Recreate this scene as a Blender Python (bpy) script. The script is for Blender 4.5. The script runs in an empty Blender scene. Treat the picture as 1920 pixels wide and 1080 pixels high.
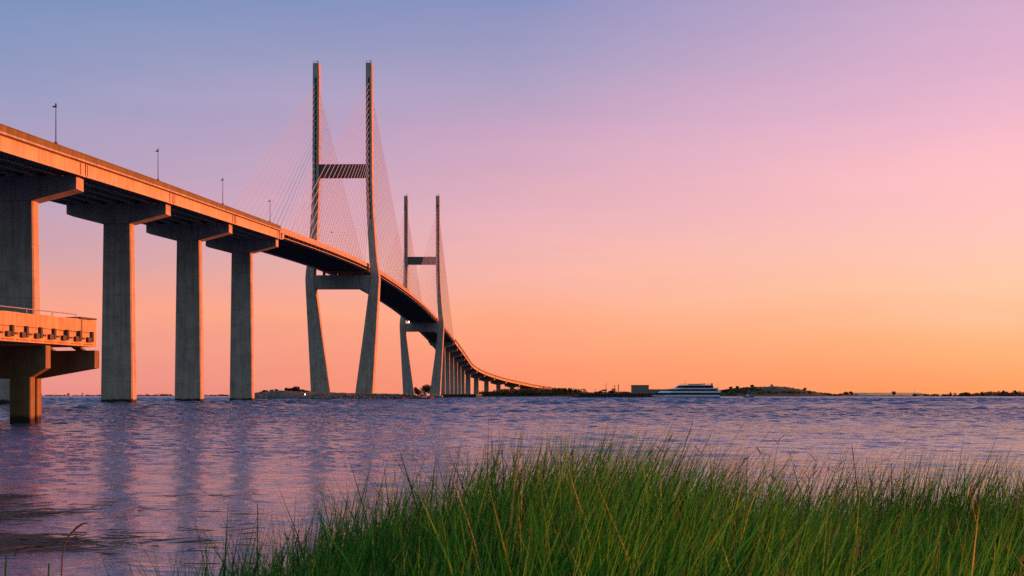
import bpy, math, random
import numpy as np
from mathutils import Vector, Matrix

random.seed(7)
RNG = np.random.default_rng(11)
S = bpy.context.scene
COL = S.collection
F = 2411.0            # focal length in photo pixels (1920 wide)
HY = 742.0            # horizon row in the photo
CAM_H = 1.6
EXPO = 0.95
K = 2 ** EXPO


def lin(c):
    c = c / 255.0
    return c / 12.92 if c <= 0.04045 else ((c + 0.055) / 1.055) ** 2.4


def srgb(r, g, b, k=1.0):
    return (lin(r) * k, lin(g) * k, lin(b) * k, 1.0)


def at(px, Y):
    """plan X of something seen at photo column px and standing Y metres away"""
    return (px - 960.0) * Y / F


def zat(py, Y):
    return CAM_H + (HY - py) * Y / F


# ------------------------------------------------------------------ mesh helpers
class MB:
    def __init__(self):
        self.v, self.f = [], []

    def quad_strip(self, rings, close=True, caps=True):
        n = len(rings[0])
        b = len(self.v)
        for r in rings:
            self.v.extend([tuple(p) for p in r])
        m = n if close else n - 1
        for i in range(len(rings) - 1):
            for j in range(m):
                a = b + i * n + j
                c = b + i * n + (j + 1) % n
                self.f.append((a, c, c + n, a + n))
        if caps and close:
            self.f.append(tuple(b + j for j in reversed(range(n))))
            e = b + (len(rings) - 1) * n
            self.f.append(tuple(e + j for j in range(n)))

    def box(self, c, s, ax=None):
        """c centre, s full size, ax = (right, forward) unit vectors in plan"""
        r, f = ax if ax else ((1, 0), (0, 1))
        hx, hy, hz = s[0] / 2, s[1] / 2, s[2] / 2
        rings = []
        for z in (-hz, hz):
            ring = []
            for (a, b_) in ((-1, -1), (1, -1), (1, 1), (-1, 1)):
                ring.append((c[0] + a * hx * r[0] + b_ * hy * f[0],
                             c[1] + a * hx * r[1] + b_ * hy * f[1], c[2] + z))
            rings.append(ring)
        self.quad_strip(rings)

    def tube(self, p0, p1, r0, r1=None, n=6, caps=True):
        r1 = r0 if r1 is None else r1
        p0, p1 = Vector(p0), Vector(p1)
        d = (p1 - p0).normalized()
        u = d.orthogonal().normalized()
        w = d.cross(u)
        rings = []
        for p, r in ((p0, r0), (p1, r1)):
            rings.append([p + (u * math.cos(t) + w * math.sin(t)) * r
                          for t in [2 * math.pi * k / n for k in range(n)]])
        self.quad_strip(rings, caps=caps)

    def chain(self, pts, rad, n=5):
        pts = [Vector(p) for p in pts]
        rings = []
        for i, p in enumerate(pts):
            d = (pts[min(i + 1, len(pts) - 1)] - pts[max(i - 1, 0)]).normalized()
            u = d.cross(Vector((0.13, 0.97, 0.2))).normalized()
            w = d.cross(u)
            rings.append([p + (u * math.cos(t) + w * math.sin(t)) * rad[i]
                          for t in [2 * math.pi * k / n for k in range(n)]])
        self.quad_strip(rings)

    def blob(self, c, s, n=8, m=5, jit=0.15, rnd=random):
        rings = []
        for i in range(m + 1):
            ph = math.pi * (i + 0.02) / (m + 0.04)
            ring = []
            for j in range(n):
                t = 2 * math.pi * j / n
                k = 1 + rnd.uniform(-jit, jit)
                ring.append((c[0] + s[0] * k * math.sin(ph) * math.cos(t),
                             c[1] + s[1] * k * math.sin(ph) * math.sin(t),
                             c[2] - s[2] * k * math.cos(ph)))
            rings.append(ring)
        self.quad_strip(rings)

    def build(self, name, mat, parent=None, smooth=False):
        me = bpy.data.meshes.new(name)
        me.from_pydata(self.v, [], self.f)
        return link(name, me, mat, parent, smooth)


def link(name, me, mat, parent=None, smooth=False):
    me.update()
    if mat:
        me.materials.append(mat)
    if smooth:
        me.polygons.foreach_set('use_smooth', [True] * len(me.polygons))
    o = bpy.data.objects.new(name, me)
    COL.objects.link(o)
    if parent:
        put(o, parent)
    return o


def put(o, parent):
    o.parent = parent
    p, M = parent, Matrix.Identity(4)
    while p:
        M = p.matrix_basis.inverted() @ M if p.parent is None else M
        p = p.parent
    # parts are written in world coordinates: undo the thing's own placing
    o.matrix_parent_inverse = M if parent.parent is None else Matrix.Identity(4)


def np_mesh(name, V, faces_flat, sizes, mat, parent=None, smooth=False):
    me = bpy.data.meshes.new(name)
    V = np.asarray(V, dtype=np.float32)
    faces_flat = np.asarray(faces_flat, dtype=np.int32)
    sizes = np.asarray(sizes, dtype=np.int32)
    me.vertices.add(len(V))
    me.vertices.foreach_set('co', V.ravel())
    me.loops.add(len(faces_flat))
    me.loops.foreach_set('vertex_index', faces_flat)
    me.polygons.add(len(sizes))
    st = np.zeros(len(sizes), dtype=np.int32)
    st[1:] = np.cumsum(sizes)[:-1]
    me.polygons.foreach_set('loop_start', st)
    me.polygons.foreach_set('loop_total', sizes)
    me.validate()
    return link(name, me, mat, parent, smooth)


def tag(o, label=None, cat=None, group=None, kind=None):
    if label:
        o['label'] = label
    if cat:
        o['category'] = cat
    if group:
        o['group'] = group
    if kind:
        o['kind'] = kind
    return o


def thing(name, loc, label, cat, group=None):
    o = bpy.data.objects.new(name, None)
    COL.objects.link(o)
    o.location = loc
    o.empty_display_size = 0.5
    return tag(o, label, cat, group)


def dup(root, loc, label=None, rotz=0.0, scale=1.0):
    r = root.copy()
    COL.objects.link(r)
    r.location = loc
    r.rotation_euler = (0, 0, rotz)
    r.scale = (scale,) * 3
    if label:
        r['label'] = label
    for ch in list(root.children):
        c = ch.copy()
        COL.objects.link(c)
        c.parent = r
        for g in list(ch.children):
            d = g.copy()
            COL.objects.link(d)
            d.parent = c
    return r


# ------------------------------------------------------------------ materials
def new_mat(name):
    m = bpy.data.materials.new(name)
    m.use_nodes = True
    nt = m.node_tree
    b = nt.nodes['Principled BSDF']
    return m, nt, b


def N(nt, t, **kw):
    n = nt.nodes.new(t)
    for k, v in kw.items():
        if k in n.inputs:
            n.inputs[k].default_value = v
        else:
            setattr(n, k, v)
    return n


def ramp(nt, fac, stops):
    r = nt.nodes.new('ShaderNodeValToRGB')
    el = r.color_ramp.elements
    while len(el) < len(stops):
        el.new(0.5)
    for e, (p, c) in zip(el, stops):
        e.position = p
        e.color = c
    if fac is not None:
        nt.links.new(fac, r.inputs['Fac'])
    return r


def plain(name, col, rough=0.7, var=0.25, scale=3.0, metal=0.0, bump=0.0, spec=0.3):
    m, nt, b = new_mat(name)
    L = nt.links.new
    tc = N(nt, 'ShaderNodeNewGeometry')
    no = N(nt, 'ShaderNodeTexNoise', Scale=scale, Detail=4.0, Roughness=0.6)
    L(tc.outputs['Position'], no.inputs['Vector'])
    d = tuple(c * (1 - var) for c in col) + (1,)
    u = tuple(min(1, c * (1 + var)) for c in col) + (1,)
    r = ramp(nt, no.outputs['Fac'], [(0.3, d), (0.7, u)])
    L(r.outputs['Color'], b.inputs['Base Color'])
    b.inputs['Roughness'].default_value = rough
    b.inputs['Metallic'].default_value = metal
    b.inputs['Specular IOR Level'].default_value = spec
    if bump:
        bn = N(nt, 'ShaderNodeBump', Strength=0.6, Distance=bump)
        L(no.outputs['Fac'], bn.inputs['Height'])
        L(bn.outputs['Normal'], b.inputs['Normal'])
    return m


def concrete(name, col, lift=4.5, tide=True, grime=0.35, sc=1.0, th=1.15):
    """cast concrete: mottling, rain streaks, lift joints, a dark tide band with a ragged top"""
    m, nt, b = new_mat(name)
    L = nt.links.new
    g = N(nt, 'ShaderNodeNewGeometry')
    sep = N(nt, 'ShaderNodeSeparateXYZ')
    L(g.outputs['Position'], sep.inputs[0])
    n1 = N(nt, 'ShaderNodeTexNoise', Scale=0.35 * sc, Detail=6.0, Roughness=0.65)
    L(g.outputs['Position'], n1.inputs['Vector'])
    mp = N(nt, 'ShaderNodeMapping')
    mp.inputs['Scale'].default_value = (1.6 * sc, 1.6 * sc, 0.06 * sc)
    L(g.outputs['Position'], mp.inputs['Vector'])
    n2 = N(nt, 'ShaderNodeTexNoise', Scale=1.0, Detail=5.0, Roughness=0.7)
    L(mp.outputs[0], n2.inputs['Vector'])
    lo = tuple(c * (1 - grime * 0.75) for c in col) + (1,)
    hi = tuple(min(1, c * 1.12) for c in col) + (1,)
    r1 = ramp(nt, n1.outputs['Fac'], [(0.32, lo), (0.66, hi)])
    r2 = ramp(nt, n2.outputs['Fac'], [(0.28, (0.58, 0.55, 0.52, 1)), (0.56, (1, 1, 1, 1))])
    mx = N(nt, 'ShaderNodeMix', data_type='RGBA', blend_type='MULTIPLY')
    mx.inputs['Factor'].default_value = 1.0
    L(r1.outputs['Color'], mx.inputs[6])
    L(r2.outputs['Color'], mx.inputs[7])
    # lift joints
    md = N(nt, 'ShaderNodeMath', operation='MODULO')
    md.inputs[1].default_value = lift
    L(sep.outputs['Z'], md.inputs[0])
    lt = N(nt, 'ShaderNodeMath', operation='LESS_THAN')
    lt.inputs[1].default_value = 0.1
    L(md.outputs[0], lt.inputs[0])
    mj = N(nt, 'ShaderNodeMix', data_type='RGBA', blend_type='MULTIPLY')
    L(lt.outputs[0], mj.inputs[0])
    L(mx.outputs[2], mj.inputs[6])
    mj.inputs[7].default_value = (0.72, 0.7, 0.68, 1)
    out = mj.outputs[2]
    if tide:
        nz = N(nt, 'ShaderNodeTexNoise', Scale=0.8, Detail=4.0)
        L(g.outputs['Position'], nz.inputs['Vector'])
        ad = N(nt, 'ShaderNodeMath', operation='MULTIPLY_ADD')
        ad.inputs[1].default_value = 0.9
        L(nz.outputs['Fac'], ad.inputs[0])
        L(sep.outputs['Z'], ad.inputs[2])
        mr = N(nt, 'ShaderNodeMapRange')
        mr.inputs['From Min'].default_value = th
        mr.inputs['From Max'].default_value = th + 0.3
        L(ad.outputs[0], mr.inputs['Value'])
        mt = N(nt, 'ShaderNodeMix', data_type='RGBA')
        L(mr.outputs[0], mt.inputs[0])
        mt.inputs[6].default_value = (0.035, 0.03, 0.022, 1)
        L(out, mt.inputs[7])
        out = mt.outputs[2]
    L(out, b.inputs['Base Color'])
    b.inputs['Roughness'].default_value = 0.88
    b.inputs['Specular IOR Level'].default_value = 0.2
    bn = N(nt, 'ShaderNodeBump', Strength=0.35, Distance=0.05)
    n3 = N(nt, 'ShaderNodeTexNoise', Scale=2.5, Detail=6.0)
    L(g.outputs['Position'], n3.inputs['Vector'])
    L(n3.outputs['Fac'], bn.inputs['Height'])
    L(bn.outputs['Normal'], b.inputs['Normal'])
    return m


def leafy(name, stops, trans=0.35, rough=0.6):
    m, nt, b = new_mat(name)
    L = nt.links.new
    g = N(nt, 'ShaderNodeNewGeometry')
    r = ramp(nt, g.outputs['Random Per Island'], stops)
    L(r.outputs['Color'], b.inputs['Base Color'])
    b.inputs['Roughness'].default_value = rough
    b.inputs['Specular IOR Level'].default_value = 0.25
    tr = N(nt, 'ShaderNodeBsdfTranslucent')
    L(r.outputs['Color'], tr.inputs['Color'])
    mx = N(nt, 'ShaderNodeMixShader')
    mx.inputs[0].default_value = trans
    L(b.outputs[0], mx.inputs[1])
    L(tr.outputs[0], mx.inputs[2])
    L(mx.outputs[0], nt.nodes['Material Output'].inputs['Surface'])
    return m


def glow(name, col, s):
    m, nt, b = new_mat(name)
    b.inputs['Emission Color'].default_value = col
    b.inputs['Emission Strength'].default_value = s
    return m


M_CONC = concrete('bridge_concrete', (0.40, 0.36, 0.31))
M_FASC = concrete('girder_concrete', (0.48, 0.38, 0.27), lift=400, tide=False, grime=0.14)
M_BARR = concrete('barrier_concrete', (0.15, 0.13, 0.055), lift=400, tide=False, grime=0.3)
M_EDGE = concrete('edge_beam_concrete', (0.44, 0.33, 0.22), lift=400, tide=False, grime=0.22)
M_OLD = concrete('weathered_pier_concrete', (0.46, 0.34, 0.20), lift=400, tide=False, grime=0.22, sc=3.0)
M_OLDDARK = concrete('shaded_weathered_concrete', (0.22, 0.17, 0.085), lift=400, tide=True, grime=0.35, sc=3.0, th=0.75)  # shadow under the old pier deck put into a lower base colour
M_STEEL = plain('dark_painted_steel', (0.045, 0.04, 0.04), 0.5, 0.2, 2.0)
M_GALV = plain('galvanised_pipe', (0.30, 0.29, 0.28), 0.45, 0.2, 2.0, metal=0.6)
M_CABLE = plain('stay_cable_sheath', (0.48, 0.42, 0.46), 0.6, 0.1, 0.5)
M_DARKG = plain('edge_slot_shade', (0.012, 0.011, 0.011), 0.7, 0.3, 0.8)  # shade of the slot below the deck edge, put into a near-black colour
M_BEAM = plain('dark_crossbeam_cladding', (0.10, 0.085, 0.08), 0.75, 0.3, 0.8)
M_ROCK = plain('island_rock', (0.10, 0.09, 0.075), 0.9, 0.45, 0.6, bump=0.3)
M_MUD = plain('marsh_mud', (0.045, 0.035, 0.022), 0.7, 0.4, 2.0, bump=0.03)
M_LAND = plain('shore_soil', (0.07, 0.065, 0.04), 0.95, 0.4, 0.05)
M_HILL = plain('hill_turf', (0.04, 0.045, 0.022), 0.95, 0.35, 0.03)
M_PALE = plain('haze_pale_bank', (0.52, 0.33, 0.19), 0.95, 0.15, 0.02)  # distance haze over the far bank, put into its pale colour
M_WHITE = plain('white_boat_paint', (0.64, 0.64, 0.72), 0.4, 0.04, 1.0)
M_GLASS = plain('tinted_window_band', (0.010, 0.012, 0.028), 0.5, 0.3, 1.5, spec=0.12)
M_NAVY = plain('navy_boot_stripe', (0.03, 0.035, 0.08), 0.5, 0.1, 1.0)
M_MAROON = plain('maroon_rail_paint', (0.20, 0.05, 0.05), 0.5, 0.2, 1.0)
M_BLOCK = plain('grey_rendered_wall', (0.17, 0.16, 0.15), 0.9, 0.15, 0.3)
M_ROOF = plain('dark_roofing', (0.05, 0.045, 0.045), 0.9, 0.2, 0.4)
M_QUAY = plain('dark_sheet_piling', (0.035, 0.03, 0.028), 0.8, 0.4, 0.4)
M_WOOD = plain('old_timber', (0.09, 0.065, 0.045), 0.9, 0.4, 2.0)
M_REDP = plain('red_hull_paint', (0.45, 0.03, 0.03), 0.45, 0.15, 0.8)
M_BIRD = plain('dark_feathers', (0.03, 0.03, 0.03), 0.8, 0.2, 4.0)
M_BARK = plain('bark', (0.06, 0.045, 0.03), 0.9, 0.3, 2.0)
M_TREE = leafy('tree_foliage', [(0.0, (0.018, 0.022, 0.008, 1)), (0.6, (0.035, 0.042, 0.014, 1)), (1.0, (0.07, 0.065, 0.02, 1))], 0.2)
M_FARTREE = leafy('far_wood_foliage', [(0.0, (0.03, 0.028, 0.014, 1)), (0.6, (0.05, 0.046, 0.022, 1)), (1.0, (0.09, 0.075, 0.035, 1))], 0.2)
M_GRASS = leafy('marsh_grass_green', [
    (0.0, (0.005, 0.036, 0.005, 1)), (0.3, (0.012, 0.110, 0.010, 1)), (0.62, (0.024, 0.200, 0.014, 1)),
    (0.86, (0.060, 0.32, 0.020, 1)), (0.965, (0.14, 0.40, 0.035, 1)), (0.99, (0.32, 0.31, 0.08, 1)), (1.0, (0.46, 0.33, 0.15, 1))], 0.45, 0.5)
M_GRASSY = leafy('marsh_grass_yellow_green', [
    (0.0, (0.020, 0.110, 0.007, 1)), (0.4, (0.050, 0.26, 0.012, 1)), (0.75, (0.12, 0.40, 0.020, 1)),
    (0.94, (0.22, 0.48, 0.04, 1)), (0.98, (0.40, 0.38, 0.10, 1)), (1.0, (0.52, 0.38, 0.18, 1))], 0.5, 0.5)
M_SEED = leafy('seed_stalk_brown', [(0.0, (0.010, 0.018, 0.006, 1)), (0.6, (0.020, 0.050, 0.010, 1)), (1.0, (0.05, 0.075, 0.018, 1))], 0.25)
M_REED = leafy('brown_reed', [(0.0, (0.10, 0.06, 0.03, 1)), (1.0, (0.16, 0.09, 0.04, 1))], 0.2)
M_DRY = leafy('dry_straw', [(0.0, (0.36, 0.24, 0.11, 1)), (1.0, (0.50, 0.36, 0.18, 1))], 0.4)
M_WRACK = leafy('brown_weed', [(0.0, (0.03, 0.018, 0.008, 1)), (0.7, (0.07, 0.04, 0.014, 1)), (1.0, (0.12, 0.075, 0.02, 1))], 0.15)
M_LAMP = glow('lit_lamp', (1.0, 0.9, 0.8, 1), 3.0)


# ------------------------------------------------------------------ sky, sun, camera
SUN_EL = math.radians(7.0)
SUN_AZ = math.radians(11.0)      # how far beyond square-right, away from the viewer
sun_dir = Vector((math.cos(SUN_EL) * math.cos(SUN_AZ), math.cos(SUN_EL) * math.sin(SUN_AZ), math.sin(SUN_EL)))


def make_world():
    w = bpy.data.worlds.new('World')
    S.world = w
    w.use_nodes = True
    nt = w.node_tree
    L = nt.links.new
    bg = nt.nodes['Background']
    tc = N(nt, 'ShaderNodeTexCoord')
    nrm = N(nt, 'ShaderNodeVectorMath', operation='NORMALIZE')
    L(tc.outputs['Generated'], nrm.inputs[0])
    sp = N(nt, 'ShaderNodeSeparateXYZ')
    L(nrm.outputs[0], sp.inputs[0])

    def math_(op, a, b=None, clamp=False):
        n = nt.nodes.new('ShaderNodeMath')
        n.operation = op
        n.use_clamp = clamp
        for i, q in enumerate((a, b)):
            if q is None:
                continue
            if isinstance(q, (int, float)):
                n.inputs[i].default_value = q
            else:
                L(q, n.inputs[i])
        return n.outputs[0]

    x, y, z = sp.outputs
    # a faint unevenness of thin high cloud, long flat wisps
    mp = N(nt, 'ShaderNodeMapping')
    mp.inputs['Scale'].default_value = (2.0, 2.0, 10.0)
    mp.inputs['Rotation'].default_value = (0.0, 0.06, 0.0)
    L(nrm.outputs[0], mp.inputs['Vector'])
    wn = N(nt, 'ShaderNodeTexNoise', Scale=1.6, Detail=5.0, Roughness=0.55)
    L(mp.outputs[0], wn.inputs['Vector'])
    wob = math_('MULTIPLY', math_('SUBTRACT', wn.outputs['Fac'], 0.5), 0.04)
    h = math_('MAXIMUM', math_('ADD', z, wob), 0.0)
    hl = math_('SQRT', math_('ADD', math_('MULTIPLY', x, x), math_('MULTIPLY', y, y)))
    u = math_('DIVIDE', x, math_('MAXIMUM', hl, 0.001))
    k = 1.0 / K

    def el(py):
        t = (HY - py) / F
        return t / math.sqrt(1 + t * t)

    top = [(0.36, srgb(106, 134, 196, k)), (0.6, srgb(100, 132, 204, k)), (1.0, srgb(130, 150, 190, k))]
    left = [(el(740), srgb(230, 142, 138, k)), (el(690), srgb(233, 149, 142, k)), (el(630), srgb(238, 155, 142, k)), (el(598), srgb(250, 164, 138, k)), (el(560), srgb(236, 160, 150, k)), (el(500), srgb(210, 161, 168, k)),
            (el(400), srgb(188, 160, 188, k)), (el(200), srgb(152, 155, 194, k)), (el(0), srgb(103, 140, 186, k))] + top
    mid = [(el(740), srgb(252, 146, 108, k)), (el(690), srgb(253, 152, 116, k)), (el(600), srgb(254, 168, 134, k)), (el(500), srgb(246, 178, 166, k)),
           (el(400), srgb(228, 174, 186, k)), (el(250), srgb(202, 164, 194, k)), (el(140), srgb(170, 158, 193, k)), (el(0), srgb(134, 145, 192, k))] + top
    rt = [(el(740), srgb(255, 156, 95, k)), (el(640), srgb(254, 180, 125, k)), (el(560), srgb(253, 198, 165, k)), (el(450), srgb(255, 198, 186, k)),
          (el(350), srgb(254, 190, 196, k)), (el(250), srgb(240, 184, 204, k)), (el(150), srgb(222, 175, 204, k)), (el(0), srgb(204, 168, 200, k)),
          (0.33, srgb(164, 152, 200, k)), (0.40, srgb(116, 134, 198, k)), (0.6, srgb(102, 130, 202, k)), (1.0, srgb(130, 150, 190, k))]
    R = [ramp(nt, h, s) for s in (left, mid, rt)]

    def mixc(f, a, b, mode='MIX'):
        n = N(nt, 'ShaderNodeMix', data_type='RGBA', blend_type=mode)
        if isinstance(f, (int, float)):
            n.inputs[0].default_value = f
        else:
            L(f, n.inputs[0])
        L(a, n.inputs[6])
        L(b, n.inputs[7])
        return n.outputs[2]

    fl = math_('MULTIPLY', u, -1 / 0.36, True)
    fr = math_('MULTIPLY', u, 1 / 0.36, True)
    c = mixc(fl, R[1].outputs[0], R[0].outputs[0])
    c = mixc(fr, c, R[2].outputs[0])
    # the sky away from the sunset, behind the viewer, is already night-blue
    v = math_('DIVIDE', y, math_('MAXIMUM', hl, 0.001))
    mr = N(nt, 'ShaderNodeMapRange', interpolation_type='SMOOTHSTEP')
    mr.inputs['From Min'].default_value = 0.55
    mr.inputs['From Max'].default_value = -0.1
    L(v, mr.inputs['Value'])
    back = ramp(nt, h, [(0.0, (0.070, 0.092, 0.100, 1)), (0.3, (0.078, 0.106, 0.122, 1)), (0.55, (0.17, 0.22, 0.28, 1)), (1.0, (0.26, 0.34, 0.46, 1))])
    c = mixc(mr.outputs[0], c, back.outputs[0])
    sky = N(nt, 'ShaderNodeTexSky', sky_type='NISHITA')
    sky.sun_disc = False
    sky.sun_elevation = SUN_EL
    sky.sun_rotation = math.pi / 2 - SUN_AZ
    sky.air_density = 1.5
    sky.dust_density = 1.0
    sm = N(nt, 'ShaderNodeVectorMath', operation='SCALE')
    sm.inputs['Scale'].default_value = 0.004
    L(sky.outputs[0], sm.inputs[0])
    c = mixc(1.0, c, sm.outputs[0], 'ADD')
    mp2 = N(nt, 'ShaderNodeMapping')
    mp2.inputs['Scale'].default_value = (2.6, 2.6, 22.0)
    mp2.inputs['Location'].default_value = (3.1, 0.4, 1.7)
    mp2.inputs['Rotation'].default_value = (0.03, -0.05, 0.0)
    L(nrm.outputs[0], mp2.inputs['Vector'])
    w2 = N(nt, 'ShaderNodeTexNoise', Scale=1.5, Detail=6.0, Roughness=0.6, Distortion=0.4)
    L(mp2.outputs[0], w2.inputs['Vector'])
    wr = ramp(nt, w2.outputs['Fac'], [(0.40, (0.985, 0.98, 0.988, 1)), (0.58, (1.0, 1.0, 1.0, 1)), (0.74, (1.03, 1.027, 1.018, 1))])
    c = mixc(1.0, c, wr.outputs[0], 'MULTIPLY')
    L(c, bg.inputs['Color'])
    bg.inputs['Strength'].default_value = 1.0


make_world()
sl = bpy.data.lights.new('sun', 'SUN')
sl.energy = 5.0
sl.angle = math.radians(0.5)
sl.color = (1.0, 0.195, 0.03)
so = bpy.data.objects.new('sun', sl)
so.rotation_euler = (-sun_dir).to_track_quat('-Z', 'Y').to_euler()
so.location = (60, 0, 60)
COL.objects.link(so)

cd = bpy.data.cameras.new('camera')
cd.sensor_width = 36.0
cd.lens = F / 1920 * 36
cd.shift_y = (HY - 540) / 1920
cd.clip_start = 0.05
cd.clip_end = 60000
cd.dof.use_dof = True
cd.dof.focus_distance = 80
cd.dof.aperture_fstop = 18
co = bpy.data.objects.new('camera', cd)
co.location = (0, 0, CAM_H)
co.rotation_euler = (math.pi / 2, 0, 0)
COL.objects.link(co)
S.camera = co
S.view_settings.view_transform = 'Standard'
S.view_settings.look = 'None'
S.view_settings.gamma = 1.0
S.view_settings.exposure = EXPO
S.render.engine = 'CYCLES'
S.cycles.use_denoising = False
S.cycles.sample_clamp_indirect = 0.7
S.cycles.sample_clamp_direct = 3.0
S.cycles.caustics_reflective = False
S.cycles.caustics_refractive = False
S.cycles.max_bounces = 6


# ------------------------------------------------------------------ water
def water_material():
    m, nt, b = new_mat('water')
    L = nt.links.new
    b.inputs['Base Color'].default_value = (0.020, 0.062, 0.140, 1)
    b.inputs['Roughness'].default_value = 0.06
    b.inputs['IOR'].default_value = 1.333
    b.inputs['Specular IOR Level'].default_value = 0.5
    g = N(nt, 'ShaderNodeNewGeometry')
    hs = []
    for sc, st, rot in ((2.2, (0.55, 1.0, 1), 0.25), (0.55, (0.45, 1.0, 1), -0.12), (6.0, (0.7, 1.0, 1), 0.5)):
        mp = N(nt, 'ShaderNodeMapping')
        mp.inputs['Scale'].default_value = st
        mp.inputs['Rotation'].default_value = (0, 0, rot)
        L(g.outputs['Position'], mp.inputs['Vector'])
        n = N(nt, 'ShaderNodeTexNoise', Scale=sc, Detail=5.0, Roughness=0.62, Distortion=0.5)
        L(mp.outputs[0], n.inputs['Vector'])
        hs.append(n.outputs['Fac'])
    # calmer water close in, behind the grass, chop farther out; wind patches
    ln = N(nt, 'ShaderNodeVectorMath', operation='LENGTH')
    L(g.outputs['Position'], ln.inputs[0])
    calm = N(nt, 'ShaderNodeMapRange')
    calm.inputs['From Min'].default_value = 22.0
    calm.inputs['From Max'].default_value = 110.0
    calm.inputs['To Min'].default_value = 0.22
    calm.inputs['To Max'].default_value = 1.6
    L(ln.outputs['Value'], calm.inputs['Value'])
    pm = N(nt, 'ShaderNodeMapping')
    pm.inputs['Scale'].default_value = (0.02, 0.05, 1)
    L(g.outputs['Position'], pm.inputs['Vector'])
    pn = N(nt, 'ShaderNodeTexNoise', Scale=1.0, Detail=3.0)
    L(pm.outputs[0], pn.inputs['Vector'])
    pr = N(nt, 'ShaderNodeMapRange')
    pr.inputs['From Min'].default_value = 0.35
    pr.inputs['From Max'].default_value = 0.65
    pr.inputs['To Min'].default_value = 0.5
    pr.inputs['To Max'].default_value = 1.3
    L(pn.outputs['Fac'], pr.inputs['Value'])
    st = N(nt, 'ShaderNodeMath', operation='MULTIPLY')
    L(calm.outputs[0], st.inputs[0])
    L(pr.outputs[0], st.inputs[1])
    prev = None
    for h, d in zip(hs, (0.22, 0.30, 0.11)):
        bn = N(nt, 'ShaderNodeBump', Distance=d)
        L(st.outputs[0], bn.inputs['Strength'])
        L(h, bn.inputs['Height'])
        if prev:
            L(prev, bn.inputs['Normal'])
        prev = bn.outputs['Normal']
    L(prev, b.inputs['Normal'])
    rg = N(nt, 'ShaderNodeMapRange')
    rg.inputs['From Min'].default_value = 20.0
    rg.inputs['From Max'].default_value = 400.0
    rg.inputs['To Min'].default_value = 0.035
    rg.inputs['To Max'].default_value = 0.22
    L(ln.outputs['Value'], rg.inputs['Value'])
    L(rg.outputs[0], b.inputs['Roughness'])
    return m


_wr = np.random.default_rng(5)
WAVES = []
for lam in np.geomspace(0.3, 3.2, 72):
    # the wind comes roughly along the view, seas are short crested
    t = _wr.normal(math.radians(80), 0.75)
    WAVES.append((lam, math.cos(t) * 2 * math.pi / lam, math.sin(t) * 2 * math.pi / lam, 0.0046 * lam ** 0.95, _wr.uniform(0, 6.28), _wr.uniform(0, 6.28)))


for lam in np.geomspace(3.3, 6.2, 26):
    t = _wr.normal(math.radians(80), 0.6)
    WAVES.append((lam, math.cos(t) * 2 * math.pi / lam, math.sin(t) * 2 * math.pi / lam, -0.0085 * lam ** 0.95, _wr.uniform(0, 6.28), _wr.uniform(0, 6.28)))


def wave_z(X, Y, dr):
    R_ = np.hypot(X, Y)
    calm = np.clip((R_ - 9) / 100, 0, 1) ** 1.5 * 1.3 + 0.16
    # gusts: patches of livelier and of flatter water
    calm = calm * np.clip(1.0 + 0.30 * noise2(X, Y * 2.2, 77, 0.07, 3), 0.45, 1.4)
    Z = np.zeros_like(X)
    for lam, kx, ky, amp, p1, p2 in WAVES:
        fade = np.clip((lam / dr - 1.8) / 1.2, 0, 1)
        if amp < 0:            # longer seas, only out in the open river
            fade = fade * np.clip((R_ - 90) / 160, 0, 1)
        m_ = fade > 0
        if not m_.any():
            continue
        x, y = X[m_], Y[m_]
        p = kx * x + ky * y + p1 + 0.7 * np.sin(0.29 * kx * x - 0.21 * ky * y + p2)
        sn = np.sin(p)
        # crests a little sharper than troughs
        Z[m_] += amp * fade[m_] * (sn + 0.25 * np.cos(2 * p))
    return Z * calm


def noise2(x, y, seed, base=1.0, octs=4):
    rng = np.random.default_rng(seed)
    z = np.zeros_like(x)
    a = 1.0
    f_ = base
    for _ in range(octs):
        for k in range(3):
            t = rng.uniform(0, 6.28)
            z += a / 3 * np.sin(f_ * (x * math.cos(t) + y * math.sin(t)) + rng.uniform(0, 6.28))
        a *= 0.55
        f_ *= 2.1
    return z


def make_water():
    ang = np.concatenate([np.linspace(-180, -34, 50), np.linspace(-33, 33, 700), np.linspace(34, 180, 50)[:-1]])
    th = np.radians(90 - ang)
    r = np.concatenate([[0.4, 0.9, 1.6], np.geomspace(2.5, 12, 130), np.geomspace(12.05, 170, 880), np.arange(171, 960, 1.6), np.geomspace(975, 45000, 60)])
    A, Rr = np.meshgrid(th, r)
    X = Rr * np.cos(A)
    Y = Rr * np.sin(A)
    dr = np.maximum(np.gradient(r), r * math.radians(66 / 700))[:, None] * np.ones_like(A)
    Z = np.zeros_like(X)
    ok = (np.abs(ang) < 36)
    Z[:, ok] = wave_z(X[:, ok], Y[:, ok], dr[:, ok])
    Z *= np.clip((34 - np.abs(ang)) / 2, 0, 1)[None, :]
    V = np.stack([X, Y, Z], -1).reshape(-1, 3)
    nr, na = Z.shape
    i = np.arange(nr - 1)[:, None] * na
    j = np.arange(na)[None, :]
    j2 = (j + 1) % na
    q = np.stack([i + j, i + na + j, i + na + j2, i + j2], -1).reshape(-1, 4)[:, ::-1]
    o = np_mesh('water', V, q.ravel(), np.full(len(q), 4), water_material(), smooth=True)
    if o.data.polygons[len(q) // 2].normal.z < 0:
        o.data.flip_normals()
    tag(o, 'rippled blue and pink river water', 'water', kind='structure')


make_water()


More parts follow.
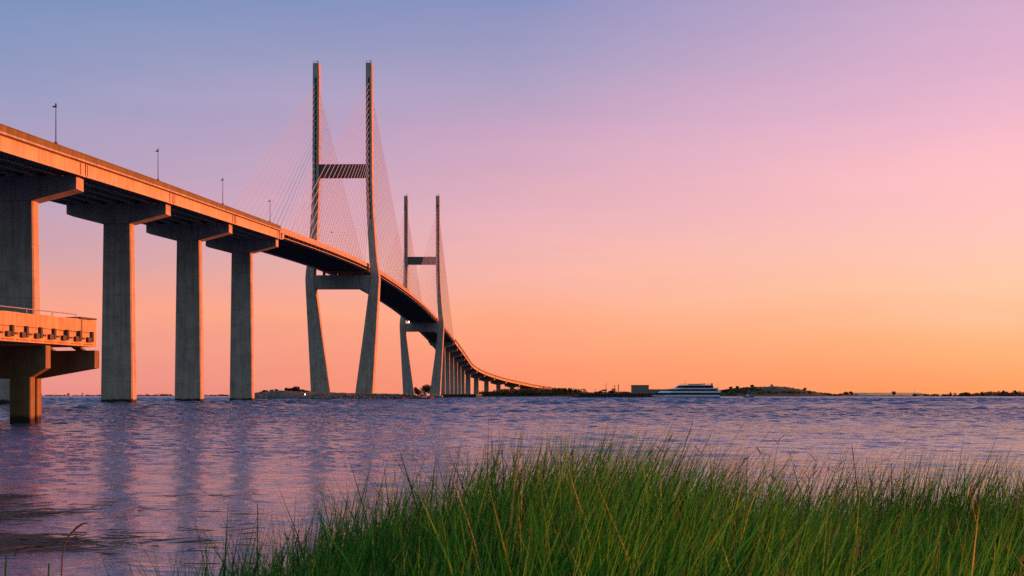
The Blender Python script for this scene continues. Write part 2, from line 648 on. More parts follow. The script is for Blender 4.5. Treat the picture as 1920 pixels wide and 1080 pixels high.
# ------------------------------------------------------------------ bridge geometry
def pchip(xs, ys):
    xs, ys = np.array(xs, float), np.array(ys, float)
    m = np.gradient(ys, xs)

    def f(x):
        x = min(max(x, xs[0]), xs[-1])
        i = min(max(int(np.searchsorted(xs, x)) - 1, 0), len(xs) - 2)
        h = xs[i + 1] - xs[i]
        t = (x - xs[i]) / h
        return float((2 * t**3 - 3 * t**2 + 1) * ys[i] + (t**3 - 2 * t**2 + t) * h * m[i]
                     + (-2 * t**3 + 3 * t**2) * ys[i + 1] + (t**3 - t**2) * h * m[i + 1])
    return f


ZTOP = pchip([60, 181, 257, 310, 388, 480, 571, 680, 765, 860, 977, 1141, 1276, 1403, 1496, 1548, 1605, 1651, 1711, 1775, 1850, 1930, 2050],
             [33.2, 40.0, 44.6, 47.6, 52.0, 56.8, 60.6, 62.6, 62.9, 62.2, 59.2, 52.6, 46.0, 38.9, 33.4, 30.3, 27.0, 24.2, 20.8, 16.9, 12.7, 8.5, 5.0])
BAR = 1.07


def cx(Y):
    if Y < 1400:
        return -88.3 + 0.0225 * Y
    d = min(Y, 1820) - 1400
    x = -88.3 + 0.0225 * 1400 + 0.0225 * d + 0.5 * (0.39 / 400) * d * d
    if Y > 1820:
        x += (Y - 1820) * (0.0225 + 0.39 / 400 * 420)
    return x


def frame(Y):
    """centre, right unit vector, forward unit vector of the roadway at plan distance Y"""
    s = (cx(Y + 0.5) - cx(Y - 0.5))
    l = math.hypot(s, 1)
    return (cx(Y), Y), (1 / l, -s / l), (s / l, 1 / l)


def pt(Y, off, z):
    c, r, f = frame(Y)
    return (c[0] + off * r[0], c[1] + off * r[1], z)


def deckz(Y):
    return ZTOP(Y) - BAR


def sweep(mb, Ys, prof):
    """prof: list of (offset, height above deck)"""
    mb.quad_strip([[pt(Y, o, deckz(Y) + h) for (o, h) in prof] for Y in Ys])


BR = thing('cable_stayed_bridge', (cx(574), 574, 0),
           'long concrete cable stayed bridge with two H shaped towers crossing the river', 'bridge')

HWA = 12.0
HWM = 11.25


def frange(a, b, n):
    return [a + (b - a) * i / n for i in range(n + 1)]


PIER_NEAR = [163, 217.5, 269, 323, 380]
PIER_FAR = [1145] + [1145 + 57.5 * i for i in range(1, 13)]


def barrier_profile(s, hw):
    return [(s * hw, 0.0), (s * hw, BAR), (s * (hw - 0.22), BAR), (s * (hw - 0.3), 0.3), (s * (hw - 0.5), 0.0)]


def approach(piers, y0, y1, n):
    Ys = frange(y0, y1, n)
    mb = MB()
    sweep(mb, Ys, [(-HWA, 0), (HWA, 0), (HWA, -0.28), (HWA - 0.9, -0.42), (-HWA + 0.9, -0.42), (-HWA, -0.28)])
    dk = mb.build('road_deck', M_CONC, BR)
    for s in (-1, 1):
        mb = MB()
        sweep(mb, Ys, [(o, h + 0.002) for o, h in (barrier_profile(s, HWA - 0.01))])
        # top rail strip along the barrier
        sweep(mb, Ys, [(s * (HWA - 0.02), BAR - 0.02), (s * (HWA + 0.05), BAR - 0.02), (s * (HWA + 0.05), BAR - 0.14), (s * (HWA - 0.02), BAR - 0.14)])
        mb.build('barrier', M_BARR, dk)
    # lines of I-girders, broken at the piers
    ends = [y0] + [p for p in piers if y0 < p < y1] + [y1]
    for gi in range(7):
        off = -11.1 + 22.2 * gi / 6
        for a, b_ in zip(ends[:-1], ends[1:]):
            mb = MB()
            ga = a + (0.25 if a > y0 else 0)
            gb = b_ - (0.25 if b_ < y1 else 0)
            ys = frange(ga, gb, 6)
            if gi in (0, 6):
                w = 0.26
                sweep(mb, ys, [(off - w, -0.425), (off + w, -0.425), (off + w, -2.62), (off - w, -2.62)])
                s = 1 if gi == 6 else -1
                sweep(mb, ys, [(off + s * w, -2.45), (off + s * (w + 0.14), -2.45), (off + s * (w + 0.14), -2.64), (off + s * w, -2.64)])
                for q in (ga + 0.5, gb - 2.2):
                    sweep(mb, [q, q + 0.28], [(off + s * w, -0.5), (off + s * (w + 0.16), -0.5), (off + s * (w + 0.16), -2.44), (off + s * w, -2.44)])
            else:
                sweep(mb, ys, [(off - 0.5, -0.425), (off + 0.5, -0.425), (off + 0.12, -0.65), (off + 0.12, -2.2), (off + 0.35, -2.4), (off + 0.35, -2.6),
                               (off - 0.35, -2.6), (off - 0.35, -2.4), (off - 0.12, -2.2), (off - 0.12, -0.65)])
            mb.build('girder', M_FASC, dk)
    for p in piers:                      # cross diaphragms
        if y0 < p < y1:
            mb = MB()
            sweep(mb, [p - 0.9, p + 0.9], [(-10.8, -0.43), (10.8, -0.43), (10.8, -2.1), (-10.8, -2.1)])
            mb.build('diaphragm', M_CONC, dk)
    return dk


def pier(Y, w=5.8, d=2.5, base=-1.5, capd=3.5):
    c, r, f = frame(Y)
    zc = deckz(Y) - 2.75             # top of cap
    zb = zc - 4.0                    # cap meets column
    mb = MB()

    def sec(z, w_, d_, ch=0.25):
        hw, hd = w_ / 2, d_ / 2
        pts = [(-hw + ch, -hd), (hw - ch, -hd), (hw, -hd + ch), (hw, hd - ch), (hw - ch, hd), (-hw + ch, hd), (-hw, hd - ch), (-hw, -hd + ch)]
        return [(c[0] + a * r[0] + b_ * f[0], c[1] + a * r[1] + b_ * f[1], z) for a, b_ in pts]
    k = min(1.0, zb / 40)
    mb.quad_strip([sec(base, w * (1 + 0.18 * k), d * (1 + 0.2 * k)), sec(zb + 0.4, w, d)])
    p = mb.build('pier', M_CONC, BR)
    mb = MB()
    hw = 10.4
    pr = [(-hw, zc), (hw, zc), (hw, zc - 2.1), (w / 2 + 0.1, zb), (-w / 2 - 0.1, zb), (-hw, zc - 2.1)]
    rings = []
    for dd in (-capd / 2, capd / 2):
        rings.append([(c[0] + a * r[0] + dd * f[0], c[1] + a * r[1] + dd * f[1], z) for a, z in pr])
    mb.quad_strip(rings)
    mb.build('pier_cap', M_CONC, p)
    mb = MB()
    mb.box((c[0], c[1], zc + 0.068), (20.2, 2.6, 0.13), (r, f))
    mb.build('bearing_plinth', M_STEEL, p)
    return p


approach(PIER_NEAR, 100, 377.6, 40)
approach(PIER_FAR, 1147.2, 2050, 110)
for Y in PIER_NEAR:
    pier(Y)
for Y in PIER_FAR[:-1]:
    if deckz(Y) > 9:
        pier(Y, w=5.8)


def main_deck():
    y0, y1 = 380.4, 1144.6
    Ys = frange(y0, y1, 90)
    mb = MB()
    sweep(mb, Ys, [(-HWM, 0), (HWM, 0), (HWM, -0.75), (HWM - 0.9, -0.8), (-HWM + 0.9, -0.8), (-HWM, -0.75)])
    dk = mb.build('road_deck', M_EDGE, BR)
    for s in (-1, 1):
        mb = MB()
        sweep(mb, Ys, [(o, h + 0.002) for o, h in barrier_profile(s, HWM - 0.012)])
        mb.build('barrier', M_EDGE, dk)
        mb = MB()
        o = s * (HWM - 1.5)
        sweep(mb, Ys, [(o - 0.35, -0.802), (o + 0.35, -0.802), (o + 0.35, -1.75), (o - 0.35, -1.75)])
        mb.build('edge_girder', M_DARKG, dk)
        mb = MB()
        sweep(mb, Ys, [(s * (HWM - 0.15), -1.752), (s * (HWM - 2.2), -1.752), (s * (HWM - 2.2), -1.95), (s * (HWM - 0.15), -1.95)])
        mb.build('edge_flange', M_EDGE, dk)
        # stay anchor blocks hanging below the deck edge, and small gear between them
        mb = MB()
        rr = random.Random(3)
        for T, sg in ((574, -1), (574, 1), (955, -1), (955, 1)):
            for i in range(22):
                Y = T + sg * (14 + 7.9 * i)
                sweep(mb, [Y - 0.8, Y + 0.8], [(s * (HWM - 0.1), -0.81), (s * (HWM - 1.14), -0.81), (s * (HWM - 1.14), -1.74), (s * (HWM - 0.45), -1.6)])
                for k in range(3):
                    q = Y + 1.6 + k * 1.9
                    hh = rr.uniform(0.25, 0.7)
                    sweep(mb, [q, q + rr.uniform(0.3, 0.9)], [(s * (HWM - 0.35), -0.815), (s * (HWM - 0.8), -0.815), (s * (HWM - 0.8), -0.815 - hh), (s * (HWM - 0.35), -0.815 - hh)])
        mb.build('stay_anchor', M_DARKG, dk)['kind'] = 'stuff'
    mb = MB()
    Y = y0 + 1
    while Y < y1 - 1:
        sweep(mb, [Y, Y + 0.35], [(-HWM + 1.9, -0.803), (HWM - 1.9, -0.803), (HWM - 1.9, -1.9), (HWM - 5, -2.35), (-HWM + 5, -2.35), (-HWM + 1.9, -1.9)])
        Y += 4.2
    mb.build('floor_beam', M_BEAM, dk)
    # raised end walls at the anchor piers
    for Y in (380.0, 1145.0):
        mb = MB()
        sweep(mb, [Y - 2.2, Y + 0.2], [(-HWA + 0.4, -0.5), (HWA - 0.4, -0.5), (HWA - 0.4, -2.74), (-HWA + 0.4, -2.74)])
        mb.build('end_wall', M_CONC, dk)
        for s in (-1, 1):
            mb = MB()
            sweep(mb, [Y - 0.6, Y + 2.4], [(s * (HWA - 0.9), -0.82), (s * (HWA + 0.15), -0.82), (s * (HWA - 0.2), -2.6), (s * (HWA - 0.9), -2.6)])
            mb.build('end_bracket', M_CONC, dk)


main_deck()

TOWERS = [574.0, 955.0]


def tower(T):
    c, r, f = frame(T)
    # z, centre offset, width, depth
    st = [(1.5, 9.75, 7.8, 8.4), (30, 12.4, 5.6, 7.0), (50, 14.2, 4.2, 6.2), (53.5, 14.45, 4.0, 6.1), (57, 14.35, 3.7, 6.0), (62, 13.75, 3.4, 5.9), (73, 13.0, 3.1, 5.8),
          (84, 12.35, 2.95, 5.6), (97, 11.95, 2.85, 5.5), (149.6, 11.8, 2.7, 5.0)]
    P = lambda a, b_, z: (c[0] + a * r[0] + b_ * f[0], c[1] + a * r[1] + b_ * f[1], z)
    for s in (-1, 1):
        mb = MB()
        rings = []
        for z, o, w, d in st:
            ch = 0.18
            hw, hd = w / 2, d / 2
            pts = [(-hw + ch, -hd), (hw - ch, -hd), (hw, -hd + ch), (hw, hd - ch), (hw - ch, hd), (-hw + ch, hd), (-hw, hd - ch), (-hw, -hd + ch)]
            rings.append([P(s * o + a, b_, z) for a, b_ in pts])
        mb.quad_strip(rings)
        leg = mb.build('tower_leg', M_CONC, BR)
        mb = MB()
        zs = [q_[0] for q_ in st]
        for q in (-1, 1):
            rings = []
            for zz in (80, 84, 90, 97, 143):
                d = float(np.interp(zz, zs, [q_[3] for q_ in st])) / 2
                o = s * float(np.interp(zz, zs, [q_[1] for q_ in st]))
                rings.append([P(o - 0.35, q * (d + 0.05), zz), P(o + 0.35, q * (d + 0.05), zz), P(o + 0.35, q * (d - 0.2), zz), P(o - 0.35, q * (d - 0.2), zz)])
            mb.quad_strip(rings)
        mb.build('anchor_slot', M_QUAY, leg)
        mb = MB()
        for a in (-1.1, 1.1):
            mb.tube(P(s * 11.8 + a, -2.3, 149.6), P(s * 11.8 + a, -2.3, 150.6), 0.07)
            mb.tube(P(s * 11.8 + a, 2.3, 149.6), P(s * 11.8 + a, 2.3, 150.4), 0.07)
        mb.tube(P(s * 11.8 - 1.1, -2.3, 150.4), P(s * 11.8 + 1.1, -2.3, 150.4), 0.06)
        mb.tube(P(s * 11.8 + 0.4, 0, 149.6), P(s * 11.8 + 0.4, 0, 151.4), 0.16)
        mb.build('top_railing', M_STEEL, leg)
    mb = MB()
    mb.box(P(0, 0, 101.8), (21.0, 4.2, 5.6), (r, f))
    mb.build('upper_crossbeam', M_BEAM, BR)
    mb = MB()
    pr = [(-12.6, 55.2), (12.6, 55.2), (12.6, 46.2), (9.0, 49.2), (-12.6, 49.2)]
    mb.quad_strip([[P(a, dd, z) for a, z in pr] for dd in (-2.6, 2.6)])
    mb.build('lower_crossbeam', M_CONC, BR)
    mb = MB()
    for a in (-8.5, -3, 3, 8.5):
        mb.box(P(a, 0, 55.2 + (deckz(T) - 2.3 - 55.2) / 2), (1.1, 1.4, deckz(T) - 2.3 - 55.2 - 0.02), (r, f))
    mb.build('deck_bearing', M_CONC, BR)
    mb = MB()
    for s in (-1, 1):
        mb.box(P(s * 9.75, 0, 0.2), (11.0, 12.0, 2.9), (r, f))
    mb.build('tower_footing', M_CONC, BR)
    return st


ST = None
for T in TOWERS:
    ST = tower(T)

cables = []
for T in TOWERS:
    for s in (-1, 1):
        for sg in (-1, 1):
            for i in range(22):
                Y = T + sg * (14 + 7.9 * i)
                zt = 84 + 56.5 * i / 21
                d = np.interp(zt, [q[0] for q in ST], [q[3] for q in ST])
                o = np.interp(zt, [q[0] for q in ST], [q[1] for q in ST])
                p0 = pt(Y, s * (HWM + 0.06), deckz(Y) - 0.3)
                c, r, f = frame(T)
                q = sg * (d / 2 - 0.15)
                p1 = (c[0] + s * o * r[0] + q * f[0], c[1] + s * o * r[1] + q * f[1], zt)
                cables.append((T, s, sg, i, p0, p1))
rest = MB()


def cable_mb(mb, p0, p1):
    mb.tube(p0, p1, 0.09, n=5)
    a, b_ = Vector(p0), Vector(p1)
    d = (b_ - a).normalized()
    mb.tube(a, a + d * 2.6, 0.15, n=6)


own = [c for c in cables if c[0] == 574] + [c for c in cables if c[0] == 955 and c[1] == 1 and c[2] == 1 and c[3] >= 10]
for c in cables:
    if c in own:
        mb = MB()
        cable_mb(mb, c[4], c[5])
        mb.build('stay_cable', M_CABLE, BR)
    else:
        cable_mb(rest, c[4], c[5])
o = rest.build('stay_cable', M_CABLE, BR)
o['kind'] = 'stuff'

# low fender wall along the feet of the far tower and piers
fw = thing('fender_wall', (at(870, 1060), 1060, 0), 'long low dark concrete wall at the water under the far tower and its tight row of piers', 'wall')
mb = MB()
mb.box((at(858, 1010), 1010, 0.7), (34, 100, 3.6), ((1, -0.02), (0.02, 1)))
mb.build('wall', M_QUAY, fw)
mb = MB()
mb.box((at(858, 1010), 1010, 2.7), (34.6, 100.6, 0.4), ((1, -0.02), (0.02, 1)))
mb.build('coping', M_OLDDARK, fw)


# ------------------------------------------------------------------ lamp posts on the bridge
def lamp_post(Y, label, h=7.0):
    p = pt(Y, HWA - 0.33, deckz(Y) + BAR)
    t = thing('lamp_post', p, label, 'lamp post', 'lamp posts along the bridge parapet')
    mb = MB()
    mb.tube(p, (p[0], p[1], p[2] + h), 0.10, 0.06, n=6)
    mb.build('pole', M_STEEL, t)
    mb = MB()
    mb.box((p[0], p[1], p[2] + 0.15), (0.42, 0.42, 0.3))
    mb.build('base_plate', M_STEEL, t)
    mb = MB()
    mb.box((p[0] - 0.18, p[1], p[2] + h + 0.02), (0.6, 0.4, 0.18))
    mb.tube((p[0], p[1], p[2] + h + 0.1), (p[0], p[1], p[2] + h + 0.55), 0.16, 0.1, n=6)
    mb.build('lamp_head', M_STEEL, t)


for Y, l in ((203.4, 'thin dark lamp post on the parapet above the nearest bridge pier'),
             (257.6, 'thin dark lamp post on the parapet just short of the second bridge pier'),
             (310, 'thin dark lamp post on the parapet between the second and third bridge piers'),
             (364, 'thin dark lamp post on the parapet closest to the stay cables')):
    lamp_post(Y, l, 5.9)
for Y, l in ((1700, 'tiny lamp post on the far low end of the bridge, nearer the towers'),
             (1742, 'tiny lamp post on the far low end of the bridge, nearer the trees')):
    lamp_post(Y, l, 7.5)

# lit lamp on the far tower's lower crossbeam
c, r, f = frame(955)
p = (c[0] - 9.6, 955 - 3.0, zat(604, 955))
t = thing('crossbeam_lamp', p, 'bright white lamp on the lower crossbeam of the far tower', 'lamp')
mb = MB()
mb.blob((p[0], p[1] - 0.1, p[2]), (0.55, 0.4, 0.55), jit=0)
mb.build('bulb', M_LAMP, t, True)
mb = MB()
mb.box((p[0], p[1] + 0.35, p[2] + 0.2), (0.5, 0.3, 1.4))
mb.build('bracket', M_STEEL, t)

# bird between the towers' cables
p = (at(622, 420), 420, zat(436, 420))
mb = MB()
mb.chain([(p[0] - 0.32, p[1], p[2] + 0.02), (p[0] - 0.1, p[1], p[2]), (p[0] + 0.2, p[1], p[2] - 0.02), (p[0] + 0.38, p[1], p[2] - 0.03)], [0.02, 0.1, 0.09, 0.02], 6)
b = mb.build('flying_bird', M_BIRD, None, True)
tag(b, 'small dark bird flying in front of the stay cables', 'bird')
mb = MB()
for s in (-1, 1):
    mb.quad_strip([[(p[0] - 0.14, p[1], p[2] + 0.03), (p[0] + 0.16, p[1], p[2] + 0.03)],
                   [(p[0] - 0.1, p[1] + s * 0.4, p[2] + 0.22), (p[0] + 0.12, p[1] + s * 0.4, p[2] + 0.2)],
                   [(p[0] + 0.02, p[1] + s * 0.8, p[2] + 0.12), (p[0] + 0.07, p[1] + s * 0.8, p[2] + 0.11)]], close=False)
w_ = mb.build('wing', M_BIRD)
put(w_, b)


# ------------------------------------------------------------------ old concrete pier at left
def old_pier():
    D = Vector((2.1, 9.0, 0)).normalized()            # along the pier, away from the viewer
    Rt = Vector((D.y, -D.x, 0))                        # to its right
    ax = ((Rt.x, Rt.y), (D.x, D.y))
    E = Vector((-24.4, 75.5, 0))                       # right corner of its far end
    t = thing('concrete_pier', (E.x, E.y, 0), 'old orange lit concrete pier end standing on hammerhead bents left of the bridge', 'pier')

    def P(a, b_, z):                                   # a: right of the edge, b_: back from the far end
        q = E + Rt * a - D * b_
        return (q.x, q.y, z)

    def bx(mb, a0, a1, b0, b1, z0, z1):
        mb.box(P((a0 + a1) / 2, (b0 + b1) / 2, (z0 + z1) / 2), (abs(a1 - a0), abs(b1 - b0), z1 - z0), ax)
    WD = 9.0
    LN = 24.0
    mb = MB()
    bx(mb, -WD, -0.02, 0, LN, 4.46, 5.0)
    dk = mb.build('pier_deck', M_OLD, t)
    # parapet: panels with posts, the ones near the tip a little recessed
    mb = MB()
    b_ = 0.0
    k = 0
    while b_ < LN:
        rec = 0.0 if k in (0, 3, 4, 5, 6, 7) else 0.06
        bx(mb, -0.26, -rec, b_ + 0.006, b_ + 1.494, 5.002, 6.0 + 0.02 * (k % 2))
        b_ += 1.5
        k += 1
    bx(mb, -WD, -WD + 0.26, 0, LN, 5.002, 6.0)
    bx(mb, -WD + 0.3, -0.3, 0.0, 0.25, 5.002, 6.0)
    mb.build('parapet', M_OLD, dk)
    # bracket corbels on the fascia, each with its L shadow shaped as a dark block, and drain
    mb = MB()
    for k in range(14):
        q = 0.5 + k * 1.28
        bx(mb, -0.02, 0.16, q, q + 0.18, 4.72, 5.32)
        bx(mb, -0.02, 0.12, q + 0.18, q + 0.55, 4.70, 4.98)
        bx(mb, -0.02, 0.03, q + 0.75, q + 1.0, 4.85, 4.95)
    mb.build('bracket_with_shadow', M_STEEL, dk)
    mb = MB()
    for k in range(14):
        q = 0.5 + k * 1.28
        bx(mb, -0.02, 0.02, q + 0.15, q + 1.1, 5.26, 5.29)
        bx(mb, -0.02, 0.02, q - 0.1, q + 0.9, 4.56, 4.585)
    mb.build('conduit', M_WOOD, dk)
    # steel handrail on top
    mb = MB()
    for k in range(9):
        q = 1.9 + 2.4 * k
        mb.tube(P(-0.13, q, 6.0), P(-0.13, q, 6.28), 0.025)
    mb.tube(P(-0.13, 1.9, 6.26), P(-0.13, LN, 6.26), 0.03)
    mb.build('handrail', M_GALV, dk)
    mb = MB()
    bx(mb, -0.9, 0.05, 0.05, 1.75, 6.035, 6.13)
    mb.build('end_cap_rail', M_STEEL, dk)
    # hammerhead bents
    for bb, zt, dep, over, zend, zcol, cols in ((0.1, 4.25, 0.5, 0.1, 3.22, 2.62, (-4.35, -7.2)), (4.9, 4.36, 0.45, 0.0, 3.12, 2.62, (-1.6, -4.4)), (12.5, 4.36, 0.45, 0.0, 3.12, 2.62, (-1.6, -4.4))):
        mb = MB()
        c1 = cols[0] + 0.66
        pr = [(over, zt), (over, zend), (c1, zcol), (cols[1] - 0.66, zcol), (-9.4, zend), (-9.4, zt)]
        mb.quad_strip([[P(a, bb + dep / 2, z) for a, z in pr], [P(a, bb - dep / 2, z) for a, z in pr]])
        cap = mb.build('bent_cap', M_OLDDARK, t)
        for a in cols:
            mb = MB()
            hx, hy, ch = 0.66, 0.24, 0.05
            ring = [(-hx + ch, -hy), (hx - ch, -hy), (hx, -hy + ch), (hx, hy - ch), (hx - ch, hy), (-hx + ch, hy), (-hx, hy - ch), (-hx, -hy + ch)]
            mb.quad_strip([[P(a + x_, bb - y_, z) for x_, y_ in ring] for z in (-1.5, zcol + 0.1)])
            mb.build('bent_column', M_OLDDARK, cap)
        if zt < 4.3:
            mb = MB()
            for q in (-0.9, -2.9, -5.2, -7.6):
                r0 = [P(q - 0.25, bb + 0.2, zt), P(q + 0.25, bb + 0.2, zt), P(q + 0.25, bb - 0.2, zt), P(q - 0.25, bb - 0.2, zt)]
                r1 = [P(q - 0.6, bb + 0.2, 4.458), P(q - 0.1, bb + 0.2, 4.458), P(q - 0.1, bb - 0.2, 4.458), P(q - 0.6, bb - 0.2, 4.458)]
                mb.quad_strip([r0, r1])
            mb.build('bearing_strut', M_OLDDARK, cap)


old_pier()


# ------------------------------------------------------------------ foliage helpers
def leaf_cloud(lumps, n, size, rng, flat=0.7):
    """lumps: (centre, radii) list -> verts, quads of small leaf clumps spread through the volume"""
    V = []
    Fq = []
    per = np.array([a[1][0] * a[1][1] * a[1][2] for a in lumps]) ** 0.667
    per = np.maximum(6, (per / per.sum() * n)).astype(int)
    base = 0
    for (c, r), k in zip(lumps, per):
        d = rng.normal(size=(k, 3))
        d /= np.linalg.norm(d, axis=1)[:, None]
        rad = rng.uniform(0.35, 1.0, k) ** 0.5 * rng.uniform(0.85, 1.12, k)
        p = np.array(c) + d * rad[:, None] * np.array(r)
        a = rng.normal(size=(k, 3))
        a /= np.linalg.norm(a, axis=1)[:, None]
        b = np.cross(a, rng.normal(size=(k, 3)))
        b /= np.maximum(np.linalg.norm(b, axis=1)[:, None], 1e-6)
        s = size * rng.uniform(0.5, 1.3, k)[:, None]
        q = np.stack([p - a * s - b * s * flat, p + a * s - b * s * flat * 0.6, p + a * s * 0.8 + b * s * flat, p - a * s * 0.7 + b * s * flat], 1)
        V.append(q.reshape(-1, 3))
        Fq.append((np.arange(4 * k) + base))
        base += 4 * k
    V = np.concatenate(V)
    Fq = np.concatenate(Fq)
    return V, Fq


def cloud_obj(name, lumps, n, size, mat, rng, parent=None):
    V, Fq = leaf_cloud(lumps, n, size, rng)
    return np_mesh(name, V, Fq, np.full(len(Fq) // 4, 4), mat, parent)


def tree_lumps(h, w, rng, kind='round'):
    out = []
    if kind == 'round':
        for k in range(7):
            a = rng.uniform(0, 6.28)
            d = rng.uniform(0.1, 0.6) * w / 2
            z = h * rng.uniform(0.45, 0.84)
            s = w * rng.uniform(0.2, 0.34)
            out.append(((d * math.cos(a), d * math.sin(a), z), (s, s, s * 0.75)))
    elif kind == 'ragged':
        for k in range(9):
            a = rng.uniform(0, 6.28)
            z = h * rng.uniform(0.3, 0.95)
            d = rng.uniform(0.1, 0.75) * w / 2 * (1.15 - z / h * 0.5)
            s = w * rng.uniform(0.1, 0.24)
            out.append(((d * math.cos(a), d * math.sin(a), z), (s, s, s * 0.7)))
    elif kind == 'palm':
        for k in range(9):
            a = 6.28 * k / 9 + rng.uniform(-0.2, 0.2)
            out.append(((w * 0.28 * math.cos(a), w * 0.28 * math.sin(a), h * (0.9 + rng.uniform(-0.08, 0.05))), (w * 0.25, w * 0.08, h * 0.05)))
    elif kind == 'shrub':
        for k in range(6):
            a = rng.uniform(0, 6.28)
            d = rng.uniform(0.0, 0.6) * w / 2
            s = w * rng.uniform(0.2, 0.35)
            out.append(((d * math.cos(a), d * math.sin(a), h * rng.uniform(0.3, 0.7)), (s, s, h * 0.32)))
    return out


def make_tree(name, loc, h, w, label, cat, kind='round', mat=None, n=260, leaf=0.6, group=None, seed=0):
    rng = np.random.default_rng(seed + 100)
    t = thing(name, loc, label, cat, group)
    lm = [((c[0] + loc[0], c[1] + loc[1], c[2] + loc[2]), r) for c, r in tree_lumps(h, w, rng, kind)]
    mb = MB()
    x, y, z = loc
    rt = max(0.12, h * 0.028)
    mb.chain([(x, y, z - 0.3), (x + 0.02 * h, y, z + h * 0.3), (x + 0.01 * h, y, z + h * 0.6), (x, y, z + h * 0.85)], [rt * 1.3, rt, rt * 0.7, rt * 0.25], 6)
    if kind != 'palm':
        for c, r in lm[:5]:
            b0 = (x + 0.01 * h, y, z + h * rng.uniform(0.25, 0.5))
            mb.chain([b0, tuple((np.array(b0) + np.array(c)) / 2 + np.array([0, 0, -0.03 * h])), c], [rt * 0.6, rt * 0.4, rt * 0.15], 5)
    mb.build('trunk', M_BARK, t)
    cloud_obj('crown', lm, n, leaf, mat or M_TREE, rng, t)
    return t


# ------------------------------------------------------------------ ground pieces
def noise2(x, y, seed, base=1.0, octs=4):
    rng = np.random.default_rng(seed)
    z = np.zeros_like(x)
    a = 1.0
    f_ = base
    for _ in range(octs):
        for k in range(3):
            t = rng.uniform(0, 6.28)
            z += a / 3 * np.sin(f_ * (x * math.cos(t) + y * math.sin(t)) + rng.uniform(0, 6.28))
        a *= 0.55
        f_ *= 2.1
    return z


def terrain(name, x0, x1, y0, y1, nx, ny, hf, mat, label):
    X, Y = np.meshgrid(np.linspace(x0, x1, nx), np.linspace(y0, y1, ny))
    Z = hf(X, Y)
    V = np.stack([X, Y, Z], -1).reshape(-1, 3)
    i = np.arange(ny - 1)[:, None] * nx
    j = np.arange(nx - 1)[None, :]
    q = np.stack([i + j, i + j + 1, i + nx + j + 1, i + nx + j], -1).reshape(-1, 4)
    o = np_mesh(name, V, q.ravel(), np.full(len(q), 4), mat, smooth=True)
    return tag(o, label, 'ground', kind='structure')


def edge01(v, a, b):
    return np.clip((v - a) / (b - a), 0, 1)


# rock island round the near tower
def island_h(X, Y):
    x0, x1 = -121.0, -36.0
    e = np.minimum(edge01(X, x0, x0 + 6), edge01(-X, -x1, -x1 + 10)) * np.minimum(edge01(Y, 548, 556), edge01(-Y, -612, -600))
    top = 2.5 + 1.0 * np.exp(-((X + 98) / 14) ** 2) - 0.6 * edge01(X, -70, -40)
    return -0.8 + (top + 0.8) * np.sqrt(e) + 0.35 * noise2(X, Y, 3, 0.35) * e


terrain('rock_island', -124, -33, 545, 615, 120, 70, island_h, M_ROCK, 'low dark rock island around the feet of the near tower')
rng = np.random.default_rng(4)
mb = MB()
rr = random.Random(9)
for k in range(260):
    x = rr.uniform(-119, -37)
    y = 549 + rr.uniform(0, 5.5)
    s = rr.uniform(0.4, 1.1)
    mb.blob((x, y, rr.uniform(0.0, 0.5) + (y - 549) * 0.33), (s, s * 0.8, s * 0.6), 6, 4, 0.25, rr)
tag(mb.build('riprap', M_ROCK), 'dark boulders lining the water edge of the island', 'rocks', kind='stuff')

for px, Y, h, w, kd, lab in ((498, 566, 3.2, 8, 'shrub', 'low dark shrub on the island nearest the fourth bridge pier'),
                             (516, 566, 3.6, 9, 'shrub', 'wide dark shrub on the island left of the small white marker light'),
                             (541, 566, 4.0, 3.6, 'round', 'small round bush on the island just right of the white marker light'),
                             (554, 566, 5.0, 4.6, 'round', 'rounded dark bush topping the island left of the near tower'),
                             (573, 570, 3.6, 7, 'shrub', 'low shrub touching the left leg of the near tower')):
    X = at(px, Y)
    make_tree('bush', (X, Y, 1.7), h * 0.8, w, lab, 'bush', kd, n=300, leaf=0.4, seed=px)
for px, Y, h, w, lab in ((783, 985, 7.5, 9, 'dark tree beside the left leg of the far tower'),
                         (797, 1000, 9.0, 13, 'broad dark tree between the legs of the far tower'),
                         (806, 1005, 9.5, 9, 'tall dark tree against the right leg of the far tower')):
    make_tree('tree', (at(px, Y), Y, 0.6), h, w, lab, 'tree', 'round', n=420, leaf=0.6, seed=px)
terrain('tower_bank', at(740, 960), at(835, 960), 962, 1030, 30, 20,
        lambda X, Y: -0.8 + 2.2 * np.minimum(edge01(X, at(742, 960), at(755, 960)), 1) * edge01(Y, 964, 972) + 0.15 * noise2(X, Y, 8, 0.4),
        M_ROCK, 'low bank at the foot of the far tower')

# marker light on the island
p = (at(572, 552), 552, zat(739.5, 552))
t = thing('marker_light', (p[0], p[1], 1.0), 'bright white marker light low on the island left of the near tower', 'light')
mb = MB()
mb.tube((p[0], p[1], 0.3), p, 0.09)
mb.build('post', M_STEEL, t)
mb = MB()
mb.blob(p, (0.22, 0.22, 0.28), jit=0)
mb.build('bulb', M_LAMP, t, True)

